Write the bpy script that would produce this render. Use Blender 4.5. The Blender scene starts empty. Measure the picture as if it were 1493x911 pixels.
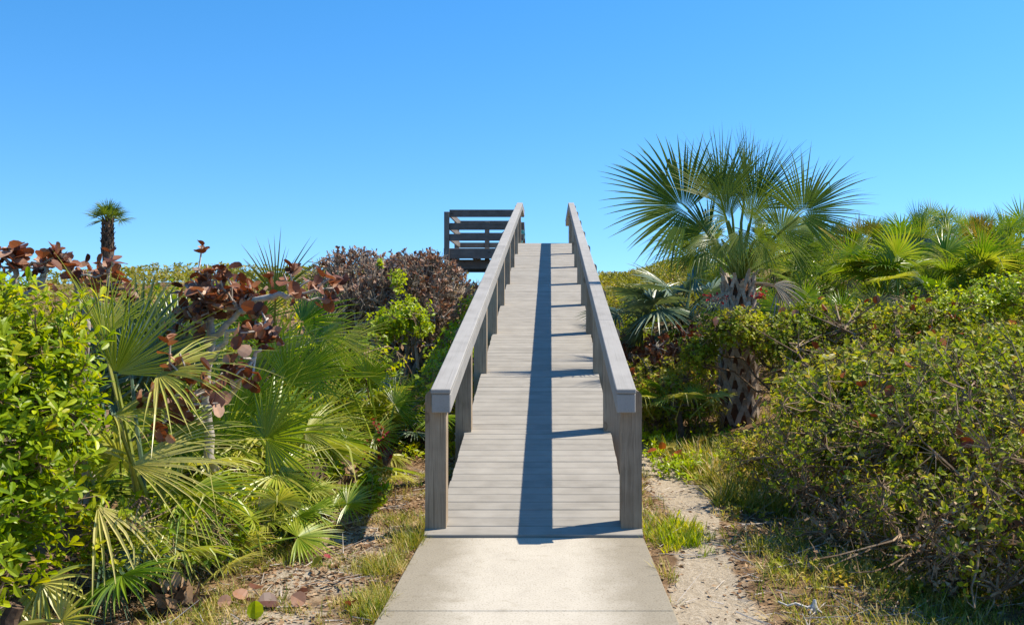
import bpy, math, random
import numpy as np
from mathutils import Vector, Matrix, Euler

random.seed(7)
RNG = np.random.default_rng(7)
PI = math.pi
SC = bpy.context.scene
COL = SC.collection

# ------------------------------------------------------------------ camera constants
W0, H0, F, CXV, CYH, EYE = 1493.0, 911.0, 1320.0, 802.0, 456.0, 1.6
def P(px, py, Y):
    """world point seen at photo pixel (px,py) at distance Y"""
    return np.array([(px - CXV) * Y / F, Y, EYE - (py - CYH) * Y / F])

# ------------------------------------------------------------------ terrain
def sst(a, b, v):
    t = np.clip((v - a) / (b - a), 0, 1)
    return t * t * (3 - 2 * t)
def terrain(x, y):
    x = np.asarray(x, float); y = np.asarray(y, float)
    h = 2.42 * sst(8.0, 27.0, y)
    h = h * (1 + 0.30 * sst(1.5, 8.0, x) * sst(9, 14, y)) * (1 - 0.08 * sst(3, 9, -x))
    h = h + 0.25 * sst(1.4, 4.0, x) * sst(6, 11, y) + 0.22 * sst(1.9, 4.5, -x) * sst(3, 8, y)
    h = h * (1 - 0.9 * sst(30, 55, y))
    amp = np.clip((np.abs(x + 0.12) - 0.7) / 1.0, 0, 1)
    n = (np.sin(x * 2.3 + 1.1 * np.sin(y * 1.3)) * np.sin(y * 1.9 + .7 * np.sin(x * 1.7)) * .045
         + np.sin(x * 5.1 + y * 3.3) * np.sin(y * 4.7 - x * 2.1) * .018
         + np.sin(x * .7 + 2) * np.sin(y * .55 + 1) * .12 * sst(8, 16, y))
    return h - 0.035 + n * amp
def G(x, y):
    return float(terrain(x, y))

# ------------------------------------------------------------------ geometry collector
class Geo:
    def __init__(self):
        self.v = []; self.f = []; self.t = []; self.m = []; self.g = []; self.n = 0
    def add(self, verts, faces, tint=0.5, mat=0, gco=None):
        """verts (N,3); faces: list of int arrays (k,size)"""
        verts = np.asarray(verts, float)
        self.v.append(verts)
        self.g.append(np.asarray(gco, float) if gco is not None else np.zeros_like(verts))
        if isinstance(faces, np.ndarray): faces = [faces]
        tt = tint
        for i, f in enumerate(faces):
            f = np.asarray(f, np.int64)
            self.f.append(f + self.n)
            k = len(f)
            if np.ndim(tt) == 0: self.t.append(np.full(k, float(tt)))
            else: self.t.append(np.asarray(tt, float)[:k] if len(faces) == 1 else np.asarray(tt[i], float))
            self.m.append(np.full(k, mat, np.int32))
        self.n += len(verts)
    def build(self, name, mats, parent=None, smooth=False):
        me = bpy.data.meshes.new(name)
        if self.n:
            v = np.concatenate(self.v)
            lt = np.concatenate([np.full(len(f), f.shape[1], np.int32) for f in self.f])
            li = np.concatenate([f.ravel() for f in self.f]).astype(np.int32)
            ls = np.concatenate([[0], np.cumsum(lt)[:-1]]).astype(np.int32)
            me.vertices.add(len(v)); me.vertices.foreach_set('co', v.astype(np.float32).ravel())
            me.loops.add(len(li)); me.loops.foreach_set('vertex_index', li)
            me.polygons.add(len(lt)); me.polygons.foreach_set('loop_start', ls); me.polygons.foreach_set('loop_total', lt)
            me.polygons.foreach_set('material_index', np.concatenate(self.m))
            me.polygons.foreach_set('use_smooth', np.full(len(lt), smooth))
            a = me.attributes.new('tint', 'FLOAT', 'FACE'); a.data.foreach_set('value', np.concatenate(self.t).astype(np.float32))
            g = np.concatenate(self.g)
            if np.any(g):
                a = me.attributes.new('gco', 'FLOAT_VECTOR', 'POINT'); a.data.foreach_set('vector', g.astype(np.float32).ravel())
            me.update(calc_edges=True)
        if not isinstance(mats, (list, tuple)): mats = [mats]
        for m in mats: me.materials.append(m)
        o = bpy.data.objects.new(name, me); COL.objects.link(o)
        if parent is not None: o.parent = parent
        return o

def norm(a):
    a = np.asarray(a, float)
    return a / np.maximum(np.linalg.norm(a, axis=-1, keepdims=True), 1e-9)

# chamfered box template -------------------------------------------------------
def _cbox():
    V = []; idx = {}
    for sx in (-1, 1):
        for sy in (-1, 1):
            for sz in (-1, 1):
                for ax in range(3):
                    idx[(sx, sy, sz, ax)] = len(V); V.append((sx, sy, sz, ax))
    Q = []; T = []
    for ax in range(3):
        o = [(1, 2), (2, 0), (0, 1)][ax]
        for s in (-1, 1):
            q = []
            for a, b in ((-1, -1), (1, -1), (1, 1), (-1, 1)):
                c = [0, 0, 0]; c[ax] = s; c[o[0]] = a; c[o[1]] = b
                q.append(idx[(c[0], c[1], c[2], ax)])
            Q.append(q if s > 0 else q[::-1])
        for a in (-1, 1):
            for b in (-1, 1):
                c0 = [0, 0, 0]; c1 = [0, 0, 0]; c0[ax] = -1; c1[ax] = 1
                for c in (c0, c1): c[o[0]] = a; c[o[1]] = b
                q = [idx[(*c0, o[0])], idx[(*c1, o[0])], idx[(*c1, o[1])], idx[(*c0, o[1])]]
                Q.append(q if a * b < 0 else q[::-1])
    for sx in (-1, 1):
        for sy in (-1, 1):
            for sz in (-1, 1):
                q = [idx[(sx, sy, sz, 0)], idx[(sx, sy, sz, 1)], idx[(sx, sy, sz, 2)]]
                T.append(q if sx * sy * sz > 0 else q[::-1])
    return np.array(V, float), np.array(Q), np.array(T)
CB_V, CB_Q, CB_T = _cbox()
def box(geo, x0, x1, y0, y1, z0, z1, ch=.004, tint=None, mat=0, grain=1, shear=None, rot=None, seed=None):
    """axis box with small chamfers; grain = index of the axis the grain runs along; shear: z += f(y)"""
    c = np.array([(x0 + x1) / 2, (y0 + y1) / 2, (z0 + z1) / 2]); h = np.array([x1 - x0, y1 - y0, z1 - z0]) / 2
    sg = CB_V[:, :3]; ax = CB_V[:, 3].astype(int)
    hh = np.tile(h, (24, 1)) - ch
    hh[np.arange(24), ax] += ch
    loc = sg * hh
    off = RNG.uniform(-40, 40, 3)
    order = {0: (0, 1, 2), 1: (1, 0, 2), 2: (2, 0, 1)}[grain]
    g = loc[:, order] + off
    if rot is not None: loc = loc @ np.array(rot).T
    v = loc + c
    if shear is not None: v[:, 2] += shear(v[:, 1])
    t = RNG.uniform(0, 1) if tint is None else tint
    geo.add(v, [CB_Q, CB_T], tint=t, mat=mat, gco=g)

def prism(geo, poly, y0, y1, tint=None, grain=2, mat=0):
    """polygon in the XZ plane (counter-clockwise seen from -Y) pushed from y0 to y1"""
    poly = np.asarray(poly, float); n = len(poly)
    a = np.c_[poly[:, 0], np.full(n, y0), poly[:, 1]]; b = np.c_[poly[:, 0], np.full(n, y1), poly[:, 1]]
    v = np.r_[a, b]
    i = np.arange(n); j = (i + 1) % n
    side = np.c_[j, i, i + n, j + n]
    off = RNG.uniform(-40, 40, 3)
    order = {0: (0, 1, 2), 1: (1, 0, 2), 2: (2, 0, 1)}[grain]
    geo.add(v, [side, np.arange(n)[None, :], (np.arange(n)[::-1] + n)[None, :]], tint=RNG.uniform() if tint is None else tint, gco=v[:, order] + off, mat=mat)

def sticks(geo, p0, p1, r0, r1, ns=4, tint=None, mat=0):
    p0 = np.asarray(p0, float); p1 = np.asarray(p1, float); N = len(p0)
    if N == 0: return
    d = norm(p1 - p0); ref = np.where(np.abs(d[:, 2:3]) > .9, np.array([[1., 0, 0]]), np.array([[0, 0, 1.]]))
    u = norm(np.cross(d, ref)); w = np.cross(d, u)
    a = np.arange(ns) * 2 * PI / ns
    ring = u[:, None, :] * np.cos(a)[None, :, None] + w[:, None, :] * np.sin(a)[None, :, None]
    r0 = np.broadcast_to(np.asarray(r0, float), (N,)); r1 = np.broadcast_to(np.asarray(r1, float), (N,))
    v = np.concatenate([p0[:, None] + ring * r0[:, None, None], p1[:, None] + ring * r1[:, None, None]], 1)
    i = np.arange(ns); q = np.c_[i, (i + 1) % ns, (i + 1) % ns + ns, i + ns]
    f = (q[None] + (np.arange(N) * 2 * ns)[:, None, None]).reshape(-1, 4)
    t = RNG.uniform(0, 1, N) if tint is None else np.broadcast_to(tint, (N,))
    geo.add(v.reshape(-1, 3), f, tint=np.repeat(t, ns), mat=mat)

def tube(geo, pts, rad, ns=6, tint=.5, mat=0, cap=True):
    pts = np.asarray(pts, float); K = len(pts); rad = np.broadcast_to(np.asarray(rad, float), (K,))
    d = norm(np.gradient(pts, axis=0)); v = []
    u = np.cross(d[0], [0, 0, 1.]);
    if np.linalg.norm(u) < .05: u = np.array([1., 0, 0])
    a = np.arange(ns) * 2 * PI / ns
    for k in range(K):
        u = norm(u - d[k] * np.dot(u, d[k])); w = np.cross(d[k], u)
        v.append(pts[k] + rad[k] * (np.cos(a)[:, None] * u + np.sin(a)[:, None] * w))
    v = np.concatenate(v); i = np.arange(ns)
    q = np.concatenate([np.c_[i, (i + 1) % ns, (i + 1) % ns + ns, i + ns] + k * ns for k in range(K - 1)])
    fs = [q]
    if cap: fs += [i[::-1][None], (i + (K - 1) * ns)[None]]
    geo.add(v, fs, tint=tint, mat=mat)

def curve_pts(a, b, K, wob, sag=0.0):
    a = np.asarray(a, float); b = np.asarray(b, float); t = np.linspace(0, 1, K)[:, None]
    p = a + (b - a) * t
    L = np.linalg.norm(b - a)
    j = RNG.normal(0, 1, (K, 3)) * wob * L; j[0] = 0; j[-1] = 0
    p = p + j; p[:, 2] += sag * L * np.sin(t[:, 0] * PI)
    return p

# leaf templates: length 1 along +y, normal +z ---------------------------------
def leaf_rows(ts, hw, fold=.25, bend=.15):
    ts = np.array(ts, float); hw = np.array(hw, float); n = len(ts)
    z = -bend * ts ** 2
    V = np.concatenate([np.c_[-hw, ts, z + fold * hw], np.c_[np.zeros(n), ts, z], np.c_[hw, ts, z + fold * hw]])
    i = np.arange(n - 1)
    F_ = np.concatenate([np.c_[i, i + 1, i + 1 + n, i + n][:, ::-1], np.c_[i + n, i + n + 1, i + 1 + 2 * n, i + 2 * n][:, ::-1]])
    return V, F_
LEAF_OBOV = leaf_rows([0, .3, .62, .88, 1], [.03, .10, .18, .14, .02], .35, .22)
LEAF_SMALL = leaf_rows([0, .45, 1], [.04, .27, .03], .3, .12)
LEAF_OVAL = leaf_rows([0, .25, .6, 1], [.03, .25, .3, .02], .25, .2)
LEAF_ROUND = leaf_rows([0, .1, .35, .7, .92, 1], [.10, .34, .52, .48, .24, .03], .18, .2)
LEAF_CURL = leaf_rows([0, .1, .35, .7, .92, 1], [.10, .32, .46, .42, .22, .03], .65, -.35)

def leaves(geo, tpl, pos, dirs, hint, size, tint, mat=0, curl=None):
    V, Fq = tpl; N = len(pos)
    if N == 0: return
    y = norm(dirs); x = norm(np.cross(y, hint)); z = np.cross(x, y)
    s = np.broadcast_to(np.asarray(size, float), (N,))
    v = (V[None, :, 0:1] * x[:, None] + V[None, :, 1:2] * y[:, None] + V[None, :, 2:3] * z[:, None]) * s[:, None, None] + np.asarray(pos)[:, None]
    f = (Fq[None] + (np.arange(N) * len(V))[:, None, None]).reshape(-1, Fq.shape[1])
    geo.add(v.reshape(-1, 3), f, tint=np.repeat(np.broadcast_to(tint, (N,)), len(Fq)), mat=mat)

def rosettes(geo, tpl, tips, axes, k, size, spread=(35, 75), tint=None, stem=.0, mat=0, jit=.25):
    """k leaves round every tip"""
    N = len(tips)
    if N == 0: return
    ax = norm(axes); ref = np.where(np.abs(ax[:, 2:3]) > .9, np.array([[1., 0, 0]]), np.array([[0, 0, 1.]]))
    u = norm(np.cross(ax, ref)); w = np.cross(ax, u)
    ph = RNG.uniform(0, 2 * PI, (N, 1)) + np.arange(k)[None] * 2.4 + RNG.normal(0, .2, (N, k))
    th = np.radians(RNG.uniform(spread[0], spread[1], (N, k)))
    d = ax[:, None] * np.cos(th)[..., None] + (u[:, None] * np.cos(ph)[..., None] + w[:, None] * np.sin(ph)[..., None]) * np.sin(th)[..., None]
    d = d + RNG.normal(0, jit * .4, d.shape)
    hint = ax[:, None] + RNG.normal(0, jit, d.shape)
    pos = tips[:, None] + ax[:, None] * (RNG.uniform(-1, .2, (N, k)) * stem)[..., None]
    s = size * RNG.uniform(.6, 1.15, (N, k))
    if tint is None: t = RNG.uniform(0, 1, (N, k))
    else: t = np.clip(tint[:, None] + RNG.normal(0, .12, (N, k)), 0, 1)
    leaves(geo, tpl, pos.reshape(-1, 3), d.reshape(-1, 3), hint.reshape(-1, 3), s.ravel(), t.ravel(), mat=mat)

def noise3(p, f, seed=0):
    p = np.asarray(p) * f + seed * 7.31
    return (np.sin(p[..., 0] * 1.7 + 2.1 * np.sin(p[..., 1] * 1.3)) + np.sin(p[..., 1] * 1.9 + 1.7 * np.sin(p[..., 2] * 1.1)) + np.sin(p[..., 2] * 1.6 + 1.9 * np.sin(p[..., 0] * 1.2))) / 3

# ------------------------------------------------------------------ materials
def newmat(name):
    m = bpy.data.materials.new(name); m.use_nodes = True
    nt = m.node_tree; nt.nodes.clear()
    out = nt.nodes.new('ShaderNodeOutputMaterial')
    return m, nt, out
def N(nt, t, **kw):
    n = nt.nodes.new(t)
    for k, v in kw.items():
        if k.startswith('i_'):
            key = k[2:]
            n.inputs[int(key) if key.isdigit() else key].default_value = v
        else: setattr(n, k, v)
    return n
def ramp(nt, stops, interp='LINEAR'):
    n = nt.nodes.new('ShaderNodeValToRGB'); cr = n.color_ramp; cr.interpolation = interp
    while len(cr.elements) < len(stops): cr.elements.new(.5)
    for e, (p, c) in zip(cr.elements, stops):
        e.position = p; e.color = (c[0], c[1], c[2], 1)
    return n
def attr(nt, name):
    n = nt.nodes.new('ShaderNodeAttribute'); n.attribute_name = name; return n

GAIN = {'saw_palmetto_frond': 1.55, 'pale_yellow_frond': 1.2, 'silver_green_frond': 1.25, 'bronze_frond': 1.4, 'cabbage_palm_frond': 1.55, 'bright_obovate_leaf': 1.4, 'dull_evergreen_leaf': 2.1,
        'olive_small_leaf': 1.95, 'yellowing_ground_cover_leaf': 1.4, 'dune_grass_blade': 1.35, 'lime_leaf': 1.25}
def leaf_mat(name, cols, rough=.45, trans=.28, tcol=None, spec=.35, objvar=.0, blotch=0.35, noise_scale=9.):
    k = GAIN.get(name, 1.); cols = [tuple(min(.7, v * k) for v in c) for c in cols]
    if 'leaf' in name or 'frond' in name:
        if trans > .2: trans = min(.45, trans + .07)
    m, nt, out = newmat(name); L = nt.links.new
    a = attr(nt, 'tint'); tc = N(nt, 'ShaderNodeTexCoord')
    no = N(nt, 'ShaderNodeTexNoise', i_Scale=noise_scale, i_Detail=3.)
    L(tc.outputs['Object'], no.inputs['Vector'])
    mm = N(nt, 'ShaderNodeMath', operation='MULTIPLY_ADD', i_1=blotch, i_2=-blotch / 2)
    L(no.outputs['Fac'], mm.inputs[0])
    ad = N(nt, 'ShaderNodeMath', operation='ADD'); L(a.outputs['Fac'], ad.inputs[0]); L(mm.outputs[0], ad.inputs[1])
    src = ad
    if objvar:
        oi = N(nt, 'ShaderNodeObjectInfo')
        m2 = N(nt, 'ShaderNodeMath', operation='MULTIPLY_ADD', i_1=objvar, i_2=-objvar / 2); L(oi.outputs['Random'], m2.inputs[0])
        a2 = N(nt, 'ShaderNodeMath', operation='ADD'); L(ad.outputs[0], a2.inputs[0]); L(m2.outputs[0], a2.inputs[1]); src = a2
    r = ramp(nt, [(i / (len(cols) - 1), c) for i, c in enumerate(cols)]); L(src.outputs[0], r.inputs['Fac'])
    p = N(nt, 'ShaderNodeBsdfPrincipled', i_Roughness=rough); p.inputs['Specular IOR Level'].default_value = spec
    L(r.outputs['Color'], p.inputs['Base Color'])
    if trans > 0:
        t = N(nt, 'ShaderNodeBsdfTranslucent')
        mx = N(nt, 'ShaderNodeMix', data_type='RGBA', blend_type='MULTIPLY'); mx.inputs[0].default_value = 1
        L(r.outputs['Color'], mx.inputs[6]); mx.inputs[7].default_value = (*(tcol or (1.5, 1.5, .6)), 1)
        L(mx.outputs[2], t.inputs['Color'])
        ms = N(nt, 'ShaderNodeMixShader', i_0=trans); L(p.outputs[0], ms.inputs[1]); L(t.outputs[0], ms.inputs[2]); L(ms.outputs[0], out.inputs[0])
    else: L(p.outputs[0], out.inputs[0])
    return m

def wood_mat(name, cols, grain=(2.2, 70, 70), rough=.75, bump=.35, knots=True, streak=.5, tone=.34):
    m, nt, out = newmat(name); L = nt.links.new
    g = attr(nt, 'gco'); t = attr(nt, 'tint')
    mp = N(nt, 'ShaderNodeMapping'); mp.inputs['Scale'].default_value = grain; L(g.outputs['Vector'], mp.inputs['Vector'])
    dn = N(nt, 'ShaderNodeTexNoise', i_Scale=3., i_Detail=2.); L(g.outputs['Vector'], dn.inputs['Vector'])
    mv = N(nt, 'ShaderNodeVectorMath', operation='MULTIPLY_ADD'); mv.inputs[1].default_value = (.0, 2.5, 2.5)
    L(dn.outputs['Color'], mv.inputs[0]); L(mp.outputs[0], mv.inputs[2])
    n1 = N(nt, 'ShaderNodeTexNoise', i_Scale=1., i_Detail=5., i_Roughness=.62); L(mv.outputs[0], n1.inputs['Vector'])
    n2 = N(nt, 'ShaderNodeTexNoise', i_Scale=4.5, i_Detail=4.); L(g.outputs['Vector'], n2.inputs['Vector'])
    s1 = N(nt, 'ShaderNodeMath', operation='MULTIPLY_ADD', i_1=streak, i_2=-streak / 2); L(n1.outputs['Fac'], s1.inputs[0])
    s2 = N(nt, 'ShaderNodeMath', operation='MULTIPLY_ADD', i_1=.7, i_2=-.35); L(n2.outputs['Fac'], s2.inputs[0])
    s3 = N(nt, 'ShaderNodeMath', operation='MULTIPLY_ADD', i_1=tone, i_2=.5 - tone / 2); L(t.outputs['Fac'], s3.inputs[0])
    a1 = N(nt, 'ShaderNodeMath', operation='ADD'); L(s1.outputs[0], a1.inputs[0]); L(s2.outputs[0], a1.inputs[1])
    a2 = N(nt, 'ShaderNodeMath', operation='ADD'); L(a1.outputs[0], a2.inputs[0]); L(s3.outputs[0], a2.inputs[1])
    r = ramp(nt, [(i / (len(cols) - 1), c) for i, c in enumerate(cols)]); L(a2.outputs[0], r.inputs['Fac'])
    # fine dark checks along the grain
    mp2 = N(nt, 'ShaderNodeMapping'); mp2.inputs['Scale'].default_value = (1.3, 160, 160); L(g.outputs['Vector'], mp2.inputs['Vector'])
    n3 = N(nt, 'ShaderNodeTexNoise', i_Scale=1., i_Detail=2.); L(mp2.outputs[0], n3.inputs['Vector'])
    c3 = ramp(nt, [(.30, (.35, .33, .31)), (.40, (1, 1, 1))]); L(n3.outputs['Fac'], c3.inputs['Fac'])
    mx = N(nt, 'ShaderNodeMix', data_type='RGBA', blend_type='MULTIPLY'); mx.inputs[0].default_value = .8 if knots else .35
    L(r.outputs['Color'], mx.inputs[6]); L(c3.outputs['Color'], mx.inputs[7])
    cur = mx.outputs[2]
    if knots:
        mk = N(nt, 'ShaderNodeMapping'); mk.inputs['Scale'].default_value = (2.2, 4.2, 4.2); L(g.outputs['Vector'], mk.inputs['Vector'])
        vo = N(nt, 'ShaderNodeTexVoronoi', i_Scale=1.); L(mk.outputs[0], vo.inputs['Vector'])
        dk = N(nt, 'ShaderNodeMath', operation='MULTIPLY_ADD', i_1=.05); L(n1.outputs['Fac'], dk.inputs[0]); L(vo.outputs['Distance'], dk.inputs[2])
        kr = ramp(nt, [(.06, (.45, .38, .32)), (.10, (.75, .7, .65)), (.125, (.5, .45, .4)), (.16, (1, 1, 1))]); L(dk.outputs[0], kr.inputs['Fac'])
        mk2 = N(nt, 'ShaderNodeMix', data_type='RGBA', blend_type='MULTIPLY'); mk2.inputs[0].default_value = .85
        L(cur, mk2.inputs[6]); L(kr.outputs['Color'], mk2.inputs[7]); cur = mk2.outputs[2]
    p = N(nt, 'ShaderNodeBsdfPrincipled', i_Roughness=rough); p.inputs['Specular IOR Level'].default_value = .25
    L(cur, p.inputs['Base Color'])
    b = N(nt, 'ShaderNodeBump', i_Strength=bump, i_Distance=.004); L(n1.outputs['Fac'], b.inputs['Height']); L(b.outputs[0], p.inputs['Normal'])
    L(p.outputs[0], out.inputs[0])
    return m

def bark_mat(name, cols, scale=14., bump=.6, rough=.9, trans=0):
    m, nt, out = newmat(name); L = nt.links.new
    tc = N(nt, 'ShaderNodeTexCoord'); t = attr(nt, 'tint')
    n1 = N(nt, 'ShaderNodeTexNoise', i_Scale=scale, i_Detail=6., i_Roughness=.65); L(tc.outputs['Object'], n1.inputs['Vector'])
    a = N(nt, 'ShaderNodeMath', operation='MULTIPLY_ADD', i_1=.45, i_2=-.2); L(t.outputs['Fac'], a.inputs[0])
    b = N(nt, 'ShaderNodeMath', operation='ADD'); L(a.outputs[0], b.inputs[0]); L(n1.outputs['Fac'], b.inputs[1])
    r = ramp(nt, [(.2 + .6 * i / (len(cols) - 1), c) for i, c in enumerate(cols)]); L(b.outputs[0], r.inputs['Fac'])
    p = N(nt, 'ShaderNodeBsdfPrincipled', i_Roughness=rough); p.inputs['Specular IOR Level'].default_value = .15
    L(r.outputs['Color'], p.inputs['Base Color'])
    bp = N(nt, 'ShaderNodeBump', i_Strength=bump, i_Distance=.01); L(n1.outputs['Fac'], bp.inputs['Height']); L(bp.outputs[0], p.inputs['Normal'])
    L(p.outputs[0], out.inputs[0])
    return m

M = {}
M['deck'] = wood_mat('composite_decking', [(.145, .132, .108), (.272, .25, .213), (.365, .338, .292)], grain=(5, 90, 90), bump=.3, knots=False, streak=.42, tone=.20)
M['rail'] = wood_mat('grey_rail_board', [(.17, .16, .14), (.295, .28, .255), (.37, .355, .325)], grain=(2, 60, 60), bump=.15, knots=False, streak=.3)
M['post'] = wood_mat('weathered_post', [(.15, .105, .065), (.33, .255, .175), (.48, .39, .285)], grain=(1.6, 45, 45), bump=.8, streak=1.0)
M['plat'] = wood_mat('weathered_dark_timber', [(.07, .06, .05), (.155, .135, .115), (.25, .22, .19)], grain=(1.6, 45, 45), bump=.6, streak=.8)
M['metal'] = bark_mat('galvanised_bolt', [(.25, .25, .25), (.45, .45, .45)], scale=40, bump=.1, rough=.5)
M['teal'] = leaf_mat('faded_teal_cloth', [(.05, .28, .24), (.12, .42, .36), (.35, .6, .5)], trans=.3, tcol=(1, 1, 1))
M['bark_grey'] = bark_mat('pale_grey_bark', [(.17, .14, .11), (.38, .33, .275), (.56, .50, .43)], scale=22)
M['driftwood'] = bark_mat('weathered_driftwood', [(.09, .08, .07), (.25, .235, .21), (.50, .48, .45)], scale=30)
M['bark_thicket'] = bark_mat('brown_grey_bark', [(.12, .085, .06), (.29, .225, .165), (.47, .39, .30)], scale=16)
M['bark_twig'] = bark_mat('brown_grey_twig', [(.07, .045, .025), (.20, .135, .08), (.36, .265, .17)], scale=10)
M['bark_dark'] = bark_mat('dark_brown_bark', [(.03, .02, .014), (.09, .06, .04), (.19, .135, .09)], scale=16)
M['boot'] = bark_mat('grey_tan_boot', [(.15, .105, .07), (.36, .285, .215), (.52, .43, .345)], scale=18)
M['core'] = bark_mat('rusty_fibre_trunk', [(.05, .022, .012), (.12, .055, .03), (.19, .10, .055)], scale=30)
M['frond'] = leaf_mat('saw_palmetto_frond', [(.028, .062, .004), (.085, .145, .006), (.17, .205, .012), (.30, .27, .045)], objvar=.5, trans=.26, rough=.36, spec=.5, noise_scale=4.)
M['frond_pale'] = leaf_mat('pale_yellow_frond', [(.10, .15, .010), (.22, .26, .03), (.35, .33, .075), (.47, .41, .16)], objvar=.35, trans=.25, rough=.36, spec=.5, noise_scale=4.)
M['frond_silver'] = leaf_mat('silver_green_frond', [(.025, .05, .022), (.055, .095, .05), (.10, .145, .085), (.19, .22, .14)], objvar=.3, trans=.16, rough=.36, spec=.5, noise_scale=4.)
M['frond_bronze'] = leaf_mat('bronze_frond', [(.06, .08, .012), (.13, .13, .018), (.21, .15, .02), (.30, .17, .025)], objvar=.4, trans=.28, tcol=(1.6, 1.3, .5), rough=.4, noise_scale=4.)
M['frond_sabal'] = leaf_mat('cabbage_palm_frond', [(.022, .046, .006), (.055, .092, .010), (.11, .14, .016), (.18, .19, .045)], objvar=.35, trans=.26, rough=.42, spec=.3, noise_scale=4.)
M['frond_dead'] = leaf_mat('dead_tan_frond', [(.10, .065, .04), (.22, .16, .10), (.36, .28, .19), (.45, .38, .28)], objvar=.3, trans=.12, tcol=(1.2, 1, .7), rough=.8, spec=.1)
M['leaf_bright'] = leaf_mat('bright_obovate_leaf', [(.045, .095, .003), (.12, .19, .004), (.20, .25, .006), (.36, .33, .010)], trans=.4, tcol=(1.7, 1.5, .3), rough=.4, spec=.3)
M['leaf_lime'] = leaf_mat('lime_leaf', [(.14, .21, .004), (.26, .34, .007), (.38, .42, .012)], trans=.34, tcol=(1.5, 1.4, .3), rough=.4)
M['leaf_dark'] = leaf_mat('dull_evergreen_leaf', [(.034, .050, .003), (.082, .108, .005), (.15, .165, .010), (.26, .215, .018)], trans=.3, rough=.48, spec=.18)
M['leaf_olive'] = leaf_mat('olive_small_leaf', [(.052, .064, .005), (.115, .128, .008), (.195, .175, .016), (.29, .20, .035)], trans=.3, rough=.5, spec=.25)
M['leaf_cover'] = leaf_mat('yellowing_ground_cover_leaf', [(.06, .075, .010), (.13, .135, .016), (.20, .19, .03), (.26, .19, .06)], trans=.3, rough=.5)
M['leaf_brown'] = leaf_mat('dead_sea_grape_leaf', [(.06, .020, .010), (.155, .055, .022), (.26, .115, .055), (.46, .29, .19)], trans=.18, tcol=(1.7, .9, .45), rough=.5, spec=.35, blotch=.5)
M['leaf_tan'] = leaf_mat('faded_tan_leaf', [(.09, .042, .028), (.22, .115, .075), (.38, .235, .165), (.50, .37, .28)], trans=.18, tcol=(1.4, 1., .6), rough=.55, spec=.25, blotch=.5)
M['leaf_orange'] = leaf_mat('orange_sea_grape_leaf', [(.30, .05, .015), (.42, .14, .02), (.45, .28, .04), (.25, .28, .03)], trans=.32, tcol=(1.4, 1.1, .5), rough=.45)
M['leaf_red'] = leaf_mat('red_creeper_leaf', [(.16, .012, .012), (.34, .02, .028), (.42, .06, .04)], trans=.3, tcol=(1.3, .8, .8))
M['grass'] = leaf_mat('dune_grass_blade', [(.06, .10, .006), (.15, .175, .012), (.27, .22, .04), (.40, .29, .13)], trans=.3, rough=.5, spec=.3)
M['litter'] = leaf_mat('dry_litter', [(.06, .03, .015), (.18, .10, .05), (.33, .215, .12), (.46, .36, .24)], trans=.05, tcol=(1, 1, 1), rough=.85, spec=.1)

def ground_mat():
    m, nt, out = newmat('sandy_ground'); L = nt.links.new
    tc = N(nt, 'ShaderNodeTexCoord'); li = attr(nt, 'litter')
    n1 = N(nt, 'ShaderNodeTexNoise', i_Scale=2.2, i_Detail=8., i_Roughness=.65); L(tc.outputs['Object'], n1.inputs['Vector'])
    n2 = N(nt, 'ShaderNodeTexNoise', i_Scale=38., i_Detail=5., i_Roughness=.7); L(tc.outputs['Object'], n2.inputs['Vector'])
    n3 = N(nt, 'ShaderNodeTexNoise', i_Scale=9., i_Detail=6., i_Roughness=.7); L(tc.outputs['Object'], n3.inputs['Vector'])
    sand = ramp(nt, [(.25, (.20, .155, .10)), (.5, (.34, .28, .20)), (.75, (.47, .405, .31))]); L(n2.outputs['Fac'], sand.inputs['Fac'])
    lit = ramp(nt, [(.25, (.05, .03, .016)), (.48, (.17, .105, .055)), (.62, (.29, .195, .11)), (.8, (.40, .31, .20))]); L(n3.outputs['Fac'], lit.inputs['Fac'])
    a = N(nt, 'ShaderNodeMath', operation='MULTIPLY_ADD', i_1=1.4, i_2=-.7); L(n1.outputs['Fac'], a.inputs[0])
    b = N(nt, 'ShaderNodeMath', operation='ADD', use_clamp=True); L(a.outputs[0], b.inputs[0]); L(li.outputs['Fac'], b.inputs[1])
    c = ramp(nt, [(.35, (0, 0, 0)), (.65, (1, 1, 1))]); L(b.outputs[0], c.inputs['Fac'])
    mx = N(nt, 'ShaderNodeMix', data_type='RGBA'); L(c.outputs['Color'], mx.inputs[0]); L(sand.outputs['Color'], mx.inputs[6]); L(lit.outputs['Color'], mx.inputs[7])
    p = N(nt, 'ShaderNodeBsdfPrincipled', i_Roughness=.95); p.inputs['Specular IOR Level'].default_value = .1
    L(mx.outputs[2], p.inputs['Base Color'])
    bb = N(nt, 'ShaderNodeMath', operation='ADD'); L(n2.outputs['Fac'], bb.inputs[0]); L(n3.outputs['Fac'], bb.inputs[1])
    bp = N(nt, 'ShaderNodeBump', i_Strength=.7, i_Distance=.03); L(bb.outputs[0], bp.inputs['Height']); L(bp.outputs[0], p.inputs['Normal'])
    L(p.outputs[0], out.inputs[0])
    return m
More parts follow.
